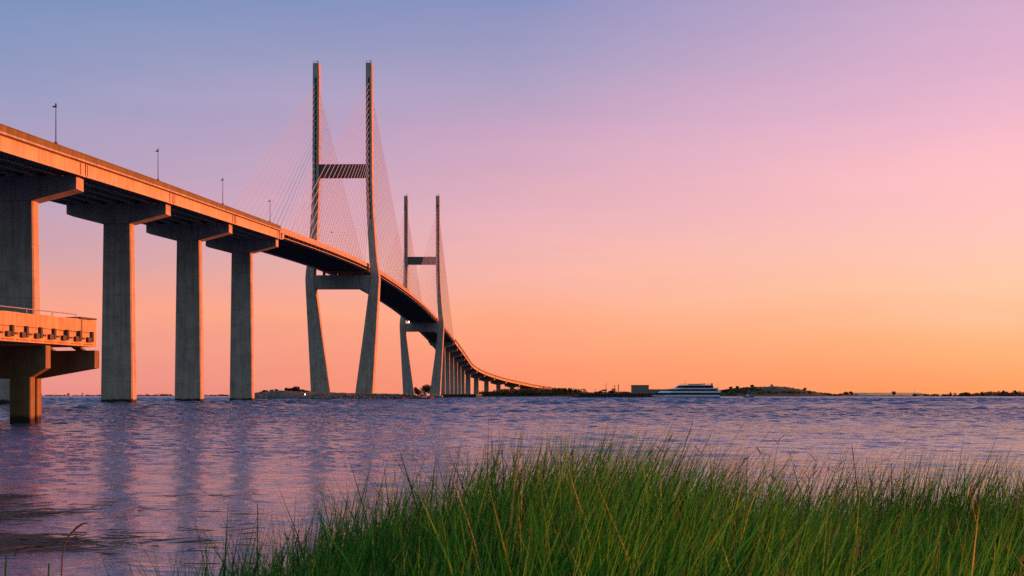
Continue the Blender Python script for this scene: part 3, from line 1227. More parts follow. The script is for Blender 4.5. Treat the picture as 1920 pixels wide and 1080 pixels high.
# timber dolphins and gear on the right half of the island
k = 0
rr = random.Random(21)
PILE_GROUP = 'timber piles along the island shore'
proto = None
for px in range(664, 776, 6):
    X = at(px + rr.uniform(-1.5, 1.5), 547)
    Yp = 547 + rr.uniform(-1, 1)
    if proto is None:
        t = thing('timber_pile', (X, Yp, 0), 'short dark timber pile in the row along the island shore between the two towers', 'pile', PILE_GROUP)
        mb = MB()
        mb.tube((X, Yp, -1.2), (X + 0.05, Yp, 2.1), 0.34, 0.28, n=8)
        mb.build('post', M_WOOD, t)
        mb = MB()
        mb.tube((X + 0.05, Yp, 2.1), (X + 0.05, Yp, 2.32), 0.36, 0.12, n=8)
        mb.build('cap', M_GALV, t)
        proto = t
    else:
        dup(proto, (X, Yp, rr.uniform(-0.6, 0.5)))


def small_boat(name, px, Y, L_, hullmat, label, cabin=True, tall=2.0):
    X = at(px, Y)
    t = thing(name, (X, Y, 0), label, 'boat')
    mb = MB()
    rings = []
    for u_ in frange(-1, 1, 8):
        w = L_ * 0.16 * (1 - max(0, u_) ** 2.2) + 0.04
        sh = 0.9 + 0.45 * max(0, u_) ** 2
        x = X + u_ * L_ / 2
        rings.append([(x, Y - w, sh), (x, Y - w * 0.75, 0.1), (x, Y, -0.35), (x, Y + w * 0.75, 0.1), (x, Y + w, sh), (x, Y, sh - 0.06)])
    mb.quad_strip(rings)
    mb.build('hull', hullmat, t)
    if cabin:
        mb = MB()
        mb.box((X - L_ * 0.08, Y, 0.85 + tall / 2), (L_ * 0.3, L_ * 0.2, tall))
        cb = mb.build('cabin', M_WHITE, t)
        mb = MB()
        mb.box((X - L_ * 0.08, Y, 0.85 + tall * 0.7), (L_ * 0.306, L_ * 0.206, tall * 0.28))
        mb.build('window', M_GLASS, cb)
        mb = MB()
        mb.tube((X - L_ * 0.08, Y, 0.85 + tall), (X - L_ * 0.1, Y, 0.85 + tall + 2.2), 0.05)
        mb.build('mast', M_STEEL, t)
    return t


small_boat('work_boat', 798, 536, 6.6, M_REDP, 'red work boat moored at the right tip of the island below the far tower', True, 1.3)
small_boat('skiff', 748, 538, 5.0, M_MAROON, 'small dark red open skiff among the piles between the towers', False)

# ------------------------------------------------------------------ far shores
terrain('left_far_shore', at(-260, 3600), at(520, 3600), 3550, 3760, 80, 8,
        lambda X, Y: -0.8 + 1.8 * edge01(Y, 3555, 3580) + 0.2 * noise2(X, Y, 5, 0.02), M_LAND, 'low far shore on the horizon behind the bridge piers')
rng = np.random.default_rng(31)
lm = []
for k in range(230):
    X = at(rng.uniform(-60, 470), 3620)
    h = rng.choice([1.6, 2.2, 3.0, 5.0], p=[0.4, 0.35, 0.2, 0.05])
    lm.append(((X, 3600 + rng.uniform(0, 60), 1.2 + h * 0.5), (h * rng.uniform(1.2, 3.2), 4, h * 0.7)))
o = cloud_obj('far_wood', lm, 5000, 1.1, M_FARTREE, rng)
tag(o, 'thin dark line of distant trees on the horizon behind the bridge piers', 'trees', kind='stuff')
for px, h, lab in ((128, 8.0, 'lone round tree on the horizon right of the old pier column'), (155, 8.5, 'thin lone tree on the horizon left of the second bridge pier')):
    make_tree('tree', (at(px, 3590), 3590, 0.8), h, 8 if px == 128 else 3.5, lab, 'tree', 'round' if px == 128 else 'palm', M_FARTREE, n=200, leaf=0.9, seed=px)


# belt of trees at the far end of the bridge
def belt_h(X, Y):
    fy = 1480 - 260 * edge01(X, 30, 95)
    return -0.8 + 2.3 * np.clip((Y - fy) / 25, 0, 1) + 0.2 * noise2(X, Y, 6, 0.05)


terrain('far_shore', at(893, 1500), 190, 1150, 2150, 60, 70, belt_h, M_LAND, 'low shore under the far end of the bridge')
rng = np.random.default_rng(41)
lm = []
for k in range(420):
    px = rng.uniform(896, 1178)
    Yf = 1500 - 240 * min(1, max(0, (px - 1040) / 110)) + rng.uniform(0, 70)
    X = at(px, Yf)
    hh = 7.6 if px > 930 else 5.4
    if px > 1090:
        hh = 4.6
    hh += 2.0 * max(0, 1 - abs(px - 1010) / 70)
    h = hh * rng.uniform(0.6, 1.25)
    lm.append(((X, Yf, 0.9 + h * 0.45), (h * rng.uniform(0.6, 1.1), h * 0.8, h * 0.52)))
o = cloud_obj('shore_wood', lm, 15000, 0.75, M_TREE, rng)
tag(o, 'dense dark belt of trees along the shore where the bridge comes down', 'trees', kind='stuff')

for px, Y, h, w, kd, lab in (
        (1042, 1500, 9.5, 8, 'round', 'round tree exactly where the far end of the bridge meets the tree belt'),
        (1050, 1480, 10, 7, 'round', 'round topped tree second beyond the end of the bridge'),
        (1059, 1460, 9.5, 7, 'round', 'round topped tree midway along the tops of the tree belt'),
        (1070, 1440, 9.6, 8, 'round', 'broad round tree last of the even treetops past the bridge end'),
        (1081, 1400, 7.6, 8, 'ragged', 'ragged open tree at the right end of the dense tree belt'),
        (1127, 1300, 7.2, 6, 'ragged', 'ragged tree just left of the thin tall pole on the shore'),
        (1133, 1290, 7.0, 5, 'palm', 'palm like tree touching the thin tall pole on the shore'),
        (1148, 1280, 7.6, 8, 'round', 'dense clump tree left of the two thick poles'),
        (1172, 1250, 5.0, 8, 'shrub', 'low dark tree beside the left wall of the grey block building'),
        (1183, 1250, 5.2, 5, 'shrub', 'small dark tree in front of the corner of the grey block building')):
    make_tree('tree', (at(px, Y), Y, 0.9), h, w, lab, 'tree', kd, n=280, leaf=0.6, seed=px)

for px, Y, py, rad, lab in ((1136.5, 1270, 720, 0.22, 'thin tall dark pole on the shore, taller than the two thick ones'),
                            (1152.5, 1255, 724, 0.42, 'thick dark pole on the shore, the shorter of the pair'),
                            (1159.5, 1250, 722.5, 0.45, 'thick dark pole on the shore nearest the grey block building'),
                            (1095, 1350, 729, 0.16, 'very thin pole above the low end of the tree belt'),
                            (1116, 1330, 730, 0.16, 'very thin short pole left of the ragged shore trees')):
    X = at(px, Y)
    zt = zat(py, Y)
    t = thing('shore_pole', (X, Y, 1.0), lab, 'pole', 'poles standing on the far shore')
    mb = MB()
    mb.tube((X, Y, 0.5), (X, Y, zt), rad * 1.1, rad * 0.9, n=7)
    mb.build('mast', M_STEEL, t)
    mb = MB()
    mb.box((X, Y, zt + 0.25), (rad * 3.4, rad * 2, 0.5))
    mb.build('lamp_head', M_STEEL, t)

# quay, grey block building, low shed
Yq = 1000
qy = thing('quay_wall', (at(1160, Yq), Yq, 0), 'long dark quay wall left of the white ship', 'quay')
mb = MB()
xa, xb = at(1085, Yq), at(1235, Yq)
mb.box(((xa + xb) / 2, Yq + 60, 1.0), (xb - xa, 120, 4.4))
mb.build('wall', M_QUAY, qy)
mb = MB()
mb.box(((xa + xb) / 2, Yq + 60, 3.3), (xb - xa + 0.6, 120.6, 0.4))
mb.build('coping', M_WOOD, qy)
mb = MB()
for k in range(24):
    x = xa + (xb - xa) * (k + 0.5) / 24
    mb.tube((x, Yq - 0.45, -1), (x, Yq - 0.45, 3.6), 0.3, n=6)
mb.build('fender_pile', M_WOOD, qy)

Yb = 1040
bd = thing('block_building', (at(1201, Yb), Yb, 3.5), 'plain grey flat roofed block building on the quay left of the ship', 'building')
xa, xb = at(1186, Yb), at(1216.5, Yb)
zt = zat(723, Yb)
mb = MB()
mb.box(((xa + xb) / 2, Yb + 6, (3.5 + zt) / 2), (xb - xa, 12, zt - 3.5))
wl = mb.build('wall', M_BLOCK, bd)
mb = MB()
mb.box(((xa + xb) / 2, Yb + 6, zt + 0.2), (xb - xa + 0.5, 12.5, 0.5))
mb.build('roof', M_ROOF, bd)
sh = thing('quay_shed', (at(1232, Yb), Yb, 3.5), 'long low pale shed between the block building and the ship', 'shed')
xa, xb = at(1217.5, Yb - 5), at(1262, Yb - 5)
zt = zat(730.5, Yb)
mb = MB()
mb.box(((xa + xb) / 2, Yb + 4, (3.5 + zt) / 2 - 1.5), (xb - xa, 8, zt - 3.5 + 3))
mb.build('wall', M_BLOCK, sh)
mb = MB()
mb.box(((xa + xb) / 2, Yb + 4, zt + 0.12), (xb - xa + 0.4, 8.4, 0.3))
mb.build('roof', M_MAROON, sh)


# ------------------------------------------------------------------ the ship
def ship():
    Y = 960.0
    k = Y / F / 8.727                                   # metres per zoomed pixel
    X = lambda q: (1160 + q / 8.727 - 960) * Y / F
    t = thing('excursion_ship', (X(1150), Y, 0), 'white three deck excursion ship with dark window bands moored at the quay', 'ship')
    B = 5.2

    def tier(x0b, x0t, x1b, x1t, z0, z1, hb, nose=0.0):
        """a deck house slab, bow on the left; nose narrows the bow in plan"""
        def ring(x0, x1, z):
            n = x0 + (x1 - x0) * 0.18
            return [(x0, Y - hb * (1 - nose), z), (n, Y - hb, z), (x1, Y - hb, z), (x1, Y + hb, z), (n, Y + hb, z), (x0, Y + hb * (1 - nose), z)]
        mb_ = MB()
        mb_.quad_strip([ring(x0b, x1b, z0), ring(x0t, x1t, z1)])
        return mb_
    hl = tier(X(590), X(540), X(1640), X(1636), -0.8, 2.25, B, 0.85).build('hull', M_WHITE, t)
    tier(X(588), X(575), X(1644), X(1644), -0.7, 0.95, B + 0.03, 0.84).build('boot_stripe', M_NAVY, hl)
    tier(X(600), X(600), X(1655), X(1655), 2.252, 3.8, B - 0.15, 0.6).build('window_band', M_GLASS, t)
    tier(X(640), X(690), X(1648), X(1640), 3.802, 5.1, B, 0.6).build('deck_side', M_WHITE, t)
    tier(X(735), X(790), X(1602), X(1602), 5.102, 6.5, B - 0.2, 0.4).build('window_band', M_GLASS, t)
    tier(X(800), X(900), X(1618), X(1615), 6.502, 7.4, B - 0.1, 0.4).build('deck_side', M_WHITE, t)
    tier(X(915), X(985), X(1532), X(1532), 7.402, 9.1, B - 0.6, 0.3).build('window_band', M_GLASS, t)
    rf = tier(X(960), X(1000), X(1532), X(1500), 9.102, 9.7, B - 0.5, 0.3).build('roof', M_WHITE, t)
    mb_ = MB()
    for q in range(1000, 1500, 22):
        mb_.tube((X(q), Y - B + 0.8, 9.7), (X(q), Y - B + 0.8, 10.5), 0.05, n=4)
    for z in (10.1, 10.5):
        mb_.tube((X(1000), Y - B + 0.8, z), (X(1500), Y - B + 0.8, z), 0.07, n=4)
    mb_.build('railing', M_MAROON, rf)
    mb_ = MB()
    mb_.box((X(1240), Y, 10.0), (8.5, 5.0, 0.6))
    mb_.build('pilot_house', M_MAROON, rf)
    mb_ = MB()
    mb_.tube((X(1078), Y, 9.7), (X(1096), Y, 12.5), 0.12, 0.07)
    mb_.box((X(1097), Y, 12.4), (0.9, 0.2, 0.3))
    mb_.build('mast', M_STEEL, rf)
    mb_ = MB()
    mb_.blob((X(1362), Y, 10.4), (0.9, 0.9, 0.8), 10, 6, 0)
    mb_.build('radar_dome', M_WHITE, rf, True)
    mb_ = MB()
    mb_.tube((X(1390), Y, 9.7), (X(1405), Y, 10.7), 0.35, 0.5)
    mb_.build('vent', M_MAROON, rf)
    mb_ = MB()
    mb_.quad_strip([[(X(1505), Y - 1.4, 7.5), (X(1535), Y - 1.4, 7.5), (X(1535), Y + 1.4, 7.5), (X(1505), Y + 1.4, 7.5)],
                    [(X(1515), Y - 1.1, 10.9), (X(1535), Y - 1.1, 10.9), (X(1535), Y + 1.1, 10.9), (X(1515), Y + 1.1, 10.9)]])
    mb_.build('funnel', M_NAVY, t)
    # stern stairs and flagstaff
    mb_ = MB()
    for i in range(6):
        mb_.box((X(1612 + i * 8), Y - 3, 6.1 - i * 0.45), (0.5, 2.0, 0.14))
    mb_.tube((X(1606), Y - 4, 6.9), (X(1660), Y - 4, 4.2), 0.08)
    mb_.tube((X(1606), Y - 2, 6.9), (X(1660), Y - 2, 4.2), 0.08)
    mb_.build('stern_stairs', M_WHITE, t)
    mb_ = MB()
    mb_.tube((X(1618), Y, 7.5), (X(1626), Y, 9.2), 0.06)
    mb_.build('flagstaff', M_STEEL, t)


ship()


# ------------------------------------------------------------------ hill and right shore
def hill_h(X, Y):
    px = X / 2560 * F + 960
    prof = np.interp(px, [1335, 1352, 1366, 1382, 1410, 1445, 1475, 1500, 1530, 1560, 1600], [0.0, 6, 12, 14.0, 16.5, 19.0, 18.0, 13.5, 8.0, 4.0, 1.5])
    up = np.sin(np.clip((Y - 2440) / 130, 0, 1) * math.pi / 2)
    dn = np.clip((2900 - Y) / 200, 0, 1)
    return -1.0 + (prof + 1.8) * up * dn + 0.35 * noise2(X, Y, 12, 0.05) * up


terrain('wooded_hill', at(1330, 2560), at(1610, 2560), 2430, 2910, 150, 60, hill_h, M_HILL, 'low wooded hill right of the ship')
rng = np.random.default_rng(51)
lm = []
for k in range(420):
    px = rng.uniform(1345, 1560)
    Y = rng.uniform(2470, 2590)
    X = at(px, 2560)
    z = float(hill_h(np.array([X]), np.array([Y]))[0])
    h = rng.uniform(1.0, 2.4) * (1.4 if Y < 2490 or px < 1415 else 0.5)
    lm.append(((X, Y, z + 0.2 * h), (h * 1.2, h * 1.2, h * 0.6)))
o = cloud_obj('hillside_wood', lm, 9000, 0.9, M_TREE, rng)
tag(o, 'dark scrub and trees covering the hill', 'trees', kind='stuff')
for px, h, w, lab in ((1372, 6.0, 7, 'small tree on the left shoulder of the hill'), (1385, 6.5, 8, 'round tree in the ridge clump on the left of the hill'),
                      (1412, 5.5, 8, 'square topped tree alone on the ridge of the hill'), (1511, 4.5, 7, 'small tree on the right slope of the hill')):
    X = at(px, 2560)
    make_tree('tree', (X, 2570, float(hill_h(np.array([X]), np.array([2570.0]))[0])), h, w, lab, 'tree', 'round', n=220, leaf=0.8, seed=px)
X = at(1448, 2560)
zh = float(hill_h(np.array([X]), np.array([2565.0]))[0])
hs = thing('hilltop_house', (X, 2565, zh), 'tiny white house on top of the hill', 'house')
mb = MB()
mb.box((X, 2565, zh + 1.3), (5.5, 5, 3.0))
mb.build('wall', M_WHITE, hs)
mb = MB()
mb.quad_strip([[(X - 3, 2562, zh + 2.8), (X + 3, 2562, zh + 2.8), (X, 2562, zh + 4.6)], [(X - 3, 2568, zh + 2.8), (X + 3, 2568, zh + 2.8), (X, 2568, zh + 4.6)]])
mb.build('roof', M_ROOF, hs)

small_boat('tug_boat', 1404, 1180, 10.0, M_QUAY, 'dark tug boat lying off the foot of the hill', True, 2.2)

terrain('right_far_shore', at(1530, 2750), at(2250, 2750), 2680, 3050, 120, 20,
        lambda X, Y: -0.8 + 1.9 * edge01(Y, 2690, 2720) + 5.5 * edge01(X, at(1840, 2750), at(1960, 2750)) * edge01(Y, 2730, 2900) + 0.3 * noise2(X, Y, 15, 0.02),
        M_LAND, 'flat far shore along the right horizon')


def mound(px0, px1, py, seed):
    def hf(X, Y):
        a, b_ = at(px0, 2850), at(px1, 2850)
        e = np.minimum(edge01(X, a, a + 22), edge01(-X, -b_, -b_ + 30)) * np.minimum(edge01(Y, 2800, 2830), edge01(-Y, -2980, -2950))
        return 0.3 + (zat(py, 2850) - 0.6) * np.sqrt(e) + 0.2 * noise2(X, Y, seed, 0.05)
    return hf


terrain('hazy_bank', at(1598, 2850), at(1760, 2850), 2795, 2985, 90, 20, mound(1600, 1745, 736.0, 4), M_PALE, 'long pale flat topped bank on the right horizon')

rng = np.random.default_rng(61)
lm = []
for k in range(520):
    px = rng.uniform(1545, 1990)
    h = rng.uniform(2.2, 5.0)
    if 1606 < px < 1712:
        h = rng.uniform(0.6, 1.5)
    if px > 1790:
        h = rng.uniform(3.5, 8.5)
    if px < 1606:
        h = rng.uniform(3, 8) * (1 - abs(px - 1585) / 50)
    h = max(h, 0.7)
    Y = 2710 + rng.uniform(0, 50) + (90 if px > 1840 and rng.uniform() < 0.5 else 0)
    zb = 0.8 + (3.0 if Y > 2800 else 0)
    lm.append(((at(px, Y), Y, zb + h * 0.45), (h * rng.uniform(0.5, 0.9), h * 0.8, h * 0.55)))
o = cloud_obj('far_wood', lm, 11000, 0.95, M_FARTREE, rng)
tag(o, 'dark line of far trees and scrub along the right horizon', 'trees', kind='stuff')
for px, h, w, kd, lab in ((1586, 9.0, 12, 'round', 'dense dark tree clump between the hill and the pale bank'),
                          (1597, 9.5, 9, 'round', 'tall round tree at the left end of the pale bank'),
                          (1676, 9.5, 11, 'round', 'dark square clump of tree in front of the pale bank'),
                          (1716, 5.5, 8, 'shrub', 'low dark bush beside the thin post at the end of the pale bank'),
                          (1782, 7.5, 6, 'ragged', 'ragged tree under the far right post on the horizon'),
                          (1812, 8.0, 9, 'round', 'round tree topping the right hand treeline'),
                          (1842, 8.5, 9, 'ragged', 'ragged tree near the rise at the far right'),
                          (1881, 11.5, 8, 'ragged', 'tall ragged tree on the rise at the far right'),
                          (1903, 12.0, 8, 'ragged', 'tallest ragged tree at the right edge of the horizon')):
    make_tree('tree', (at(px, 2705), 2705, 0.8), h, w, lab, 'tree', kd, M_FARTREE, n=260, leaf=0.9, seed=px)
for px, py, lab in ((1715.5, 730.5, 'thin post with a small head on the pale bank'), (1779, 734, 'short thin post with a round head right of the pale bank')):
    X = at(px, 2690)
    zt = zat(py, 2690)
    t = thing('beacon_post', (X, 2690, 0.6), lab, 'post')
    mb = MB()
    mb.tube((X, 2690, 0), (X, 2690, zt), 0.3, 0.22)
    mb.build('mast', M_STEEL, t)
    mb = MB()
    mb.blob((X, 2690, zt), (0.7, 0.7, 0.7), jit=0)
    mb.build('lamp_head', M_STEEL, t)
t = thing('shore_hut', (at(1727, 2690), 2690, 0.6), 'tiny white hut beside the thin post on the right horizon', 'hut')
mb = MB()
mb.box((at(1727, 2690), 2690, 2.0), (8, 5, 2.8))
mb.build('wall', M_WHITE, t)
mb = MB()
mb.box((at(1727, 2690), 2690, 3.6), (8.6, 5.6, 0.4))
mb.build('roof', M_ROOF, t)


# ------------------------------------------------------------------ marsh bank and grass
U_ = np.array([-0.60, -0.42, -0.34, -0.29, -0.24, -0.19, -0.13, -0.07, -0.02, 0.05, 0.15, 0.25, 0.45, 0.7])
YMAX = np.array([2.2, 2.8, 3.3, 3.9, 4.6, 5.0, 5.6, 6.1, 6.5, 6.8, 7.0, 7.0, 6.8, 6.6])
TOPZ = np.array([0.80, 0.88, 0.99, 1.06, 1.06, 1.04, 1.05, 1.11, 1.25, 1.24, 1.17, 1.09, 1.05, 1.02])


def bank_h(X, Y):
    u = X / np.maximum(Y, 0.8)
    ym = np.interp(u, U_, YMAX)
    e = np.clip((ym + 0.35 - Y) / 1.0, -1.0, 1)
    e = np.where(Y < 0.8, np.clip((X + 1.4) / 1.0, -1, 1), e)
    return 0.16 * e + 0.02 * noise2(X, Y, 17, 3.0) * np.clip(e, 0, 1)


terrain('marsh_bank', -4.5, 7.5, -3.5, 8.5, 150, 150, bank_h, M_MUD, 'muddy bank under the grass in the foreground')


def blades(name, n, mat, wmin, wmax, hscale, edge_only=False, seed=1, segs=5, lean=0.11, parent=None, minu=-0.5, maxu=0.62, patch=0):
    rng = np.random.default_rng(seed)
    N_ = n * 4
    # tussocks: most blades spring from a clump and splay away from its middle
    nt_ = 5200
    ty = 2.3 + (7.3 - 2.3) * rng.uniform(0, 1, nt_) ** 0.8
    tx = rng.uniform(minu, maxu, nt_) * ty
    th_ = np.where(rng.uniform(0, 1, nt_) < 0.2, rng.uniform(1.08, 1.24, nt_), rng.normal(0.93, 0.07, nt_))
    ti = rng.integers(0, nt_, N_)
    inn = rng.uniform(0, 1, N_) < 0.88
    sx, sy = rng.normal(0, 0.045, N_), rng.normal(0, 0.045, N_)
    X = np.where(inn, tx[ti] + sx, rng.uniform(minu, maxu, N_) * ty[ti])
    Y = ty[ti] + sy
    tuft = np.where(inn, th_[ti], 1.0)
    splay = np.where(inn, sx, 0.0) * 2.4
    u = X / Y
    ym = np.interp(u, U_, YMAX)
    cl = noise2(X, Y, 23, 3.0, 3)
    tone = noise2(X, Y, 57, 1.1, 3) + 0.25 * noise2(X, Y, 58, 6.0, 2) + np.clip((5.0 - Y) * 0.22, -0.2, 0.5)
    keep = (Y < ym + 0.15 * cl) & (rng.uniform(0, 1, N_) < np.clip(0.6 + 0.6 * cl + np.clip(-u * 2.2, 0, 0.6), 0.08, 1))
    if patch > 0:
        keep &= tone + rng.normal(0, 0.2, N_) > 0.14
    elif patch < 0:
        keep &= tone + rng.normal(0, 0.2, N_) < 0.24
    if edge_only:
        keep &= Y > ym - 2.2
    idx = np.nonzero(keep)[0][:n]
    X, Y, u, ym, cl, tuft, splay = X[idx], Y[idx], u[idx], ym[idx], cl[idx], tuft[idx], splay[idx]
    n = len(X)
    top = np.interp(u, U_, TOPZ) + 0.13 * noise2(X, Y, 29, 2.3, 4)
    z0 = bank_h(X, Y) - 0.03
    mean = np.interp(u, [-0.3, -0.1, 0.0], [0.92, 0.86, 0.79])
    vr = np.interp(u, [-0.3, -0.1, 0.0], [0.55, 1.0, 1.2])
    f_ = np.where(rng.uniform(0, 1, n) < 0.75, rng.normal(0.0, 0.10, n), rng.normal(0.17, 0.11, n))
    h = (top - z0) * np.minimum((mean + vr * f_) * (1 + (tuft - 1) * vr), 1.19) * hscale
    near = np.clip((Y - 1.2) / 2.2, 0, 1)
    h = np.clip(h, 0.25, 1.75) * (0.9 + 0.1 * near)
    w = wmin + (wmax - wmin) * rng.uniform(0, 1, n) ** 1.6
    az = rng.uniform(0, 2 * math.pi, n)
    # wind leans everything to the right
    lx = rng.normal(lean, 0.085, n) + splay
    ly = rng.normal(0.0, 0.10, n)
    bend = np.abs(rng.normal(0.04, 0.11, n)) + 0.02
    bend = np.where(rng.uniform(0, 1, n) < 0.05, rng.uniform(0.35, 0.7, n), bend)
    sgn = np.where(rng.uniform(0, 1, n) < 0.82, 1, -1)
    t = np.linspace(0, 1, segs + 1)
    px = X[:, None] + h[:, None] * (lx[:, None] * t + sgn[:, None] * bend[:, None] * t**3)
    py = Y[:, None] + h[:, None] * (ly[:, None] * t + 0.3 * bend[:, None] * np.sin(az)[:, None] * t**3)
    pz = z0[:, None] + h[:, None] * (t - 0.35 * (bend[:, None] ** 2 + 0.3 * bend[:, None]) * t**3)
    ww = w[:, None] * np.array([0.75, 1.0, 0.95, 0.75, 0.45, 0.0] if segs == 5 else np.interp(t, [0, 0.3, 1], [0.8, 1, 0.0]))
    yaw = rng.uniform(0, math.pi, n)
    dx, dy = np.cos(yaw)[:, None], np.sin(yaw)[:, None]
    Lf = np.stack([px - dx * ww / 2, py - dy * ww / 2, pz], -1)
    Rg = np.stack([px + dx * ww / 2, py + dy * ww / 2, pz], -1)
    # verts per blade: 2*segs + 1
    V = np.concatenate([np.stack([Lf[:, :segs], Rg[:, :segs]], 2).reshape(n, 2 * segs, 3), Lf[:, segs:, :]], 1)
    nv = 2 * segs + 1
    q = []
    for i in range(segs - 1):
        q += [2 * i, 2 * i + 1, 2 * i + 3, 2 * i + 2]
    q += [2 * segs - 2, 2 * segs - 1, 2 * segs]
    q = np.array(q)
    faces = (np.arange(n)[:, None] * nv + q[None, :]).ravel()
    sizes = np.tile(np.array([4] * (segs - 1) + [3]), n)
    return np_mesh(name, V.reshape(-1, 3), faces, sizes, mat, parent)


g = blades('marsh_grass', 110000, M_GRASS, 0.004, 0.016, 1.0, seed=2, patch=-1)
tag(g, 'thick tall green marsh grass filling the foreground', 'grass', kind='stuff')
g = blades('marsh_grass', 62000, M_GRASSY, 0.004, 0.016, 1.0, seed=3, patch=1)
tag(g, 'brighter yellow green patches of marsh grass in the foreground', 'grass', kind='stuff')
g = blades('fine_grass', 7000, M_SEED, 0.002, 0.005, 1.12, edge_only=True, seed=5, lean=0.24)
tag(g, 'thin dark bent grass blades along the top of the marsh grass', 'grass', kind='stuff')


def stalk(mb, x, y, z0, h, lean, rng, heads=True, r=0.003):
    pts, rad = [], []
    b_ = rng.uniform(0.05, 0.2)
    ly = rng.uniform(-0.08, 0.08)
    for i in range(7):
        t_ = i / 6
        pts.append((x + h * (lean * t_ + b_ * t_**3), y + h * ly * t_, z0 + h * (t_ - 0.2 * b_ * t_**3)))
        rad.append(r * (1.15 - 0.85 * t_))
    mb.chain(pts, rad, 4)
    if heads:
        for k in range(rng.randint(4, 8)):
            t_ = rng.uniform(0.62, 0.99)
            i = min(5, int(t_ * 6))
            p_ = Vector(pts[i]).lerp(Vector(pts[i + 1]), t_ * 6 - i)
            L_ = rng.uniform(0.025, 0.06)
            a = rng.choice([-1, 1, 1])
            q_ = p_ + Vector((a * L_ * rng.uniform(0.35, 0.8), rng.uniform(-0.02, 0.02), L_ * rng.uniform(0.4, 1.0)))
            mb.chain([p_, p_.lerp(q_, 0.6), q_], [r * 0.4, r * 0.62, r * 0.2], 4)


rr = random.Random(78)
mb = MB()
for k in range(260):
    u = rr.uniform(-0.1, 0.55)
    ym = float(np.interp(u, U_, YMAX))
    y = ym - abs(rr.gauss(0, 0.7))
    if y < 1.8:
        continue
    x = u * y
    top = float(np.interp(u, U_, TOPZ)) + rr.uniform(-0.06, 0.16) + (0.08 if rr.random() < 0.12 else 0)
    z0 = float(bank_h(np.array([x]), np.array([y]))[0])
    stalk(mb, x, y, z0, (top - z0) * 1.02, rr.uniform(-0.02, 0.3), rr)
tag(mb.build('seed_stalk', M_SEED), 'thin dark seed stalks rising above the marsh grass', 'grass stalks', kind='stuff')


def lone_stalk(name, px, py_top, Y, label, mat, lean, r=0.004, fork=False, head=False, bend=0.0, pw=3, fat=2.4):
    z0 = float(bank_h(np.array([at(px, Y)]), np.array([Y]))[0]) - 0.03
    zt = zat(py_top, Y)
    xt = at(px, Y)
    h = zt - z0
    x0 = xt - lean * h - bend * h
    mb_ = MB()
    pts = [(x0 + h * (lean * t_ + bend * t_**pw), Y, z0 + h * (t_ + (0.06 * (t_ ** 4) * (1 - t_) * 8 if pw > 4 else 0))) for t_ in frange(0, 1, 8)]
    mb_.chain(pts, [r * (1.2 - 0.8 * i / 8) for i in range(9)], 5)
    o_ = mb_.build(name, mat)
    tag(o_, label, 'grass stalk')
    if fork:
        mb_ = MB()
        p_ = Vector(pts[6])
        mb_.chain([p_, p_ + Vector((0.03, 0, 0.05)), p_ + Vector((0.065, 0, 0.075))], [r * 0.7, r * 0.6, r * 0.2], 4)
        mb_.chain([p_ + Vector((0.0, 0, -0.03)), p_ + Vector((0.035, 0.01, 0.0)), p_ + Vector((0.085, 0.01, 0.01))], [r * 0.6, r * 0.5, r * 0.2], 4)
        put(mb_.build('side_shoot', mat), o_)
    if head:
        mb_ = MB()
        a, b_ = Vector(pts[6]), Vector(pts[8])
        d = b_ - a
        mb_.chain([a, a + d * 0.35, a + d * 0.75, b_ + d * 0.15], [r * 0.9, r * fat, r * fat * 0.85, r * 0.4], 5)
        put(mb_.build('seed_head', mat), o_)
    return o_


lone_stalk('forked_stalk', 1597, 832, 5.8, 'tall dark forked stalk rising highest above the right hand grass', M_SEED, -0.12, 0.0034, fork=True)
lone_stalk('leaning_stalk', 1300, 788, 6.2, 'very tall thin stalk leaning right, highest above the middle of the grass', M_SEED, 0.2, 0.004, bend=0.05)
lone_stalk('upright_stalk', 1671, 868, 5.6, 'tall straight dark stalk right of the forked one', M_SEED, -0.02, 0.0036)
lone_stalk('upright_stalk', 483, 945, 4.4, 'tall thin green stalk above the sparse grass at left', M_GRASS, 0.0, 0.004)
Yr = 3.1
pts = [(at(a_, Yr), Yr, zat(b_, Yr)) for a_, b_ in ((106, 1500), (110, 1300), (113, 1140), (115, 1078), (117, 1045), (121, 1020), (130, 1004), (143, 990), (155, 982), (164, 981), (172, 987))]
mb = MB()
mb.chain(pts, [0.003, 0.0026, 0.0022, 0.0018, 0.0016, 0.0015, 0.0014, 0.0013, 0.001, 0.0007, 0.0004], 5)
reed = tag(mb.build('bent_reed', M_REED), 'single brown reed bending right over the water at lower left', 'reed')
mb = MB()
mb.chain(pts[5:10], [0.0016, 0.0026, 0.0029, 0.0024, 0.0008], 6)
put(mb.build('seed_head', M_REED), reed)
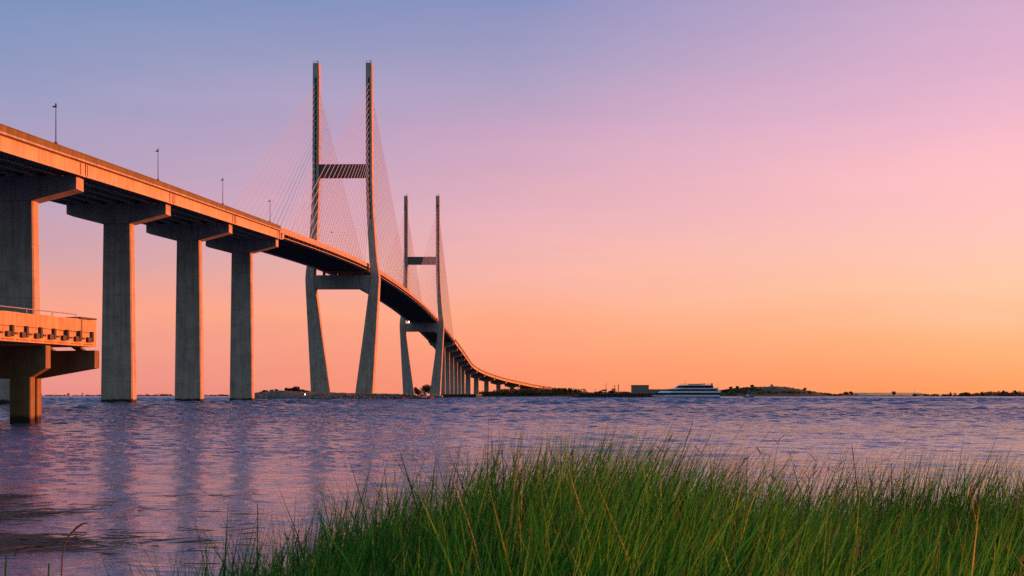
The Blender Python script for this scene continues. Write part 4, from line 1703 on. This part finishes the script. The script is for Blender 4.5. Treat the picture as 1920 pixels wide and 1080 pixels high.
for px, py, Y, ln, lab in ((1262, 972, 4.7, 0.42, 'straw coloured seed head leaning right, longest in the middle grass'),
                           (1165, 1010, 4.4, 0.08, 'upright straw seed head left of the long leaning one'),
                           (1070, 1048, 4.0, 0.25, 'short tan seed head low in the middle grass'),
                           (1568, 1002, 4.4, 0.35, 'pinkish tan seed head leaning right in the right hand grass'),
                           (1610, 1012, 4.3, 0.18, 'thin tan seed head right of the pinkish one'),
                           (1424, 978, 4.6, 0.05, 'upright yellowish stalk left of the pinkish seed head')):
    lone_stalk('seed_head_stalk', px, py, Y, lab, M_DRY, ln, 0.0035, head=True, fat=2.8)

# floating weed at lower left
rng = np.random.default_rng(71)
n = 2600
py = 930 + 150 * rng.uniform(0, 1, n) ** 1.3
Y = CAM_H * F / (py - HY)
pxs = np.abs(rng.normal(0, 95, n)) - 30 + 0.0 * py
far = rng.uniform(0, 1, n) < 0.12
pxs = np.where(far, rng.uniform(180, 480, n), pxs)
X = (pxs - 960) * Y / F
keepw = noise2(X, Y, 91, 0.9, 3) + rng.normal(0, 0.25, n) > 0.25
X, Y = X[keepw], Y[keepw]
n = len(X)
a = rng.normal(0, 0.5, n)
L_ = rng.uniform(0.05, 0.32, n)
w = rng.uniform(0.008, 0.03, n)
zz = wave_z(X, Y, np.full(n, 0.05)) + rng.uniform(0.004, 0.03, n)
dx, dy = np.cos(a), np.sin(a)
V = np.stack([np.stack([X - dx * L_ - dy * w, Y - dy * L_ + dx * w, zz], -1), np.stack([X - dx * L_ * 0.3 + dy * w, Y - dy * L_ * 0.3 - dx * w, zz], -1),
              np.stack([X + dx * L_ + dy * w * 0.3, Y + dy * L_ - dx * w * 0.3, zz + 0.01], -1), np.stack([X + dx * L_ * 0.2 - dy * w, Y + dy * L_ * 0.2 + dx * w, zz + 0.012], -1)], 1)
o = np_mesh('floating_weed', V.reshape(-1, 3), np.arange(4 * n), np.full(n, 4), M_WRACK)
tag(o, 'brown weed and grass bits floating on the water at lower left', 'weed', kind='stuff')

# a few green tufts at the lower left corner
for px, py, Y, lab in ((12, 1040, 2.9, 'short green blade at the lower left corner of the view'), (92, 1056, 2.9, 'thin green blade just left of the bent brown reed')):
    lone_stalk('grass_blade', px, py, Y, lab, M_GRASS, 0.05, 0.005)
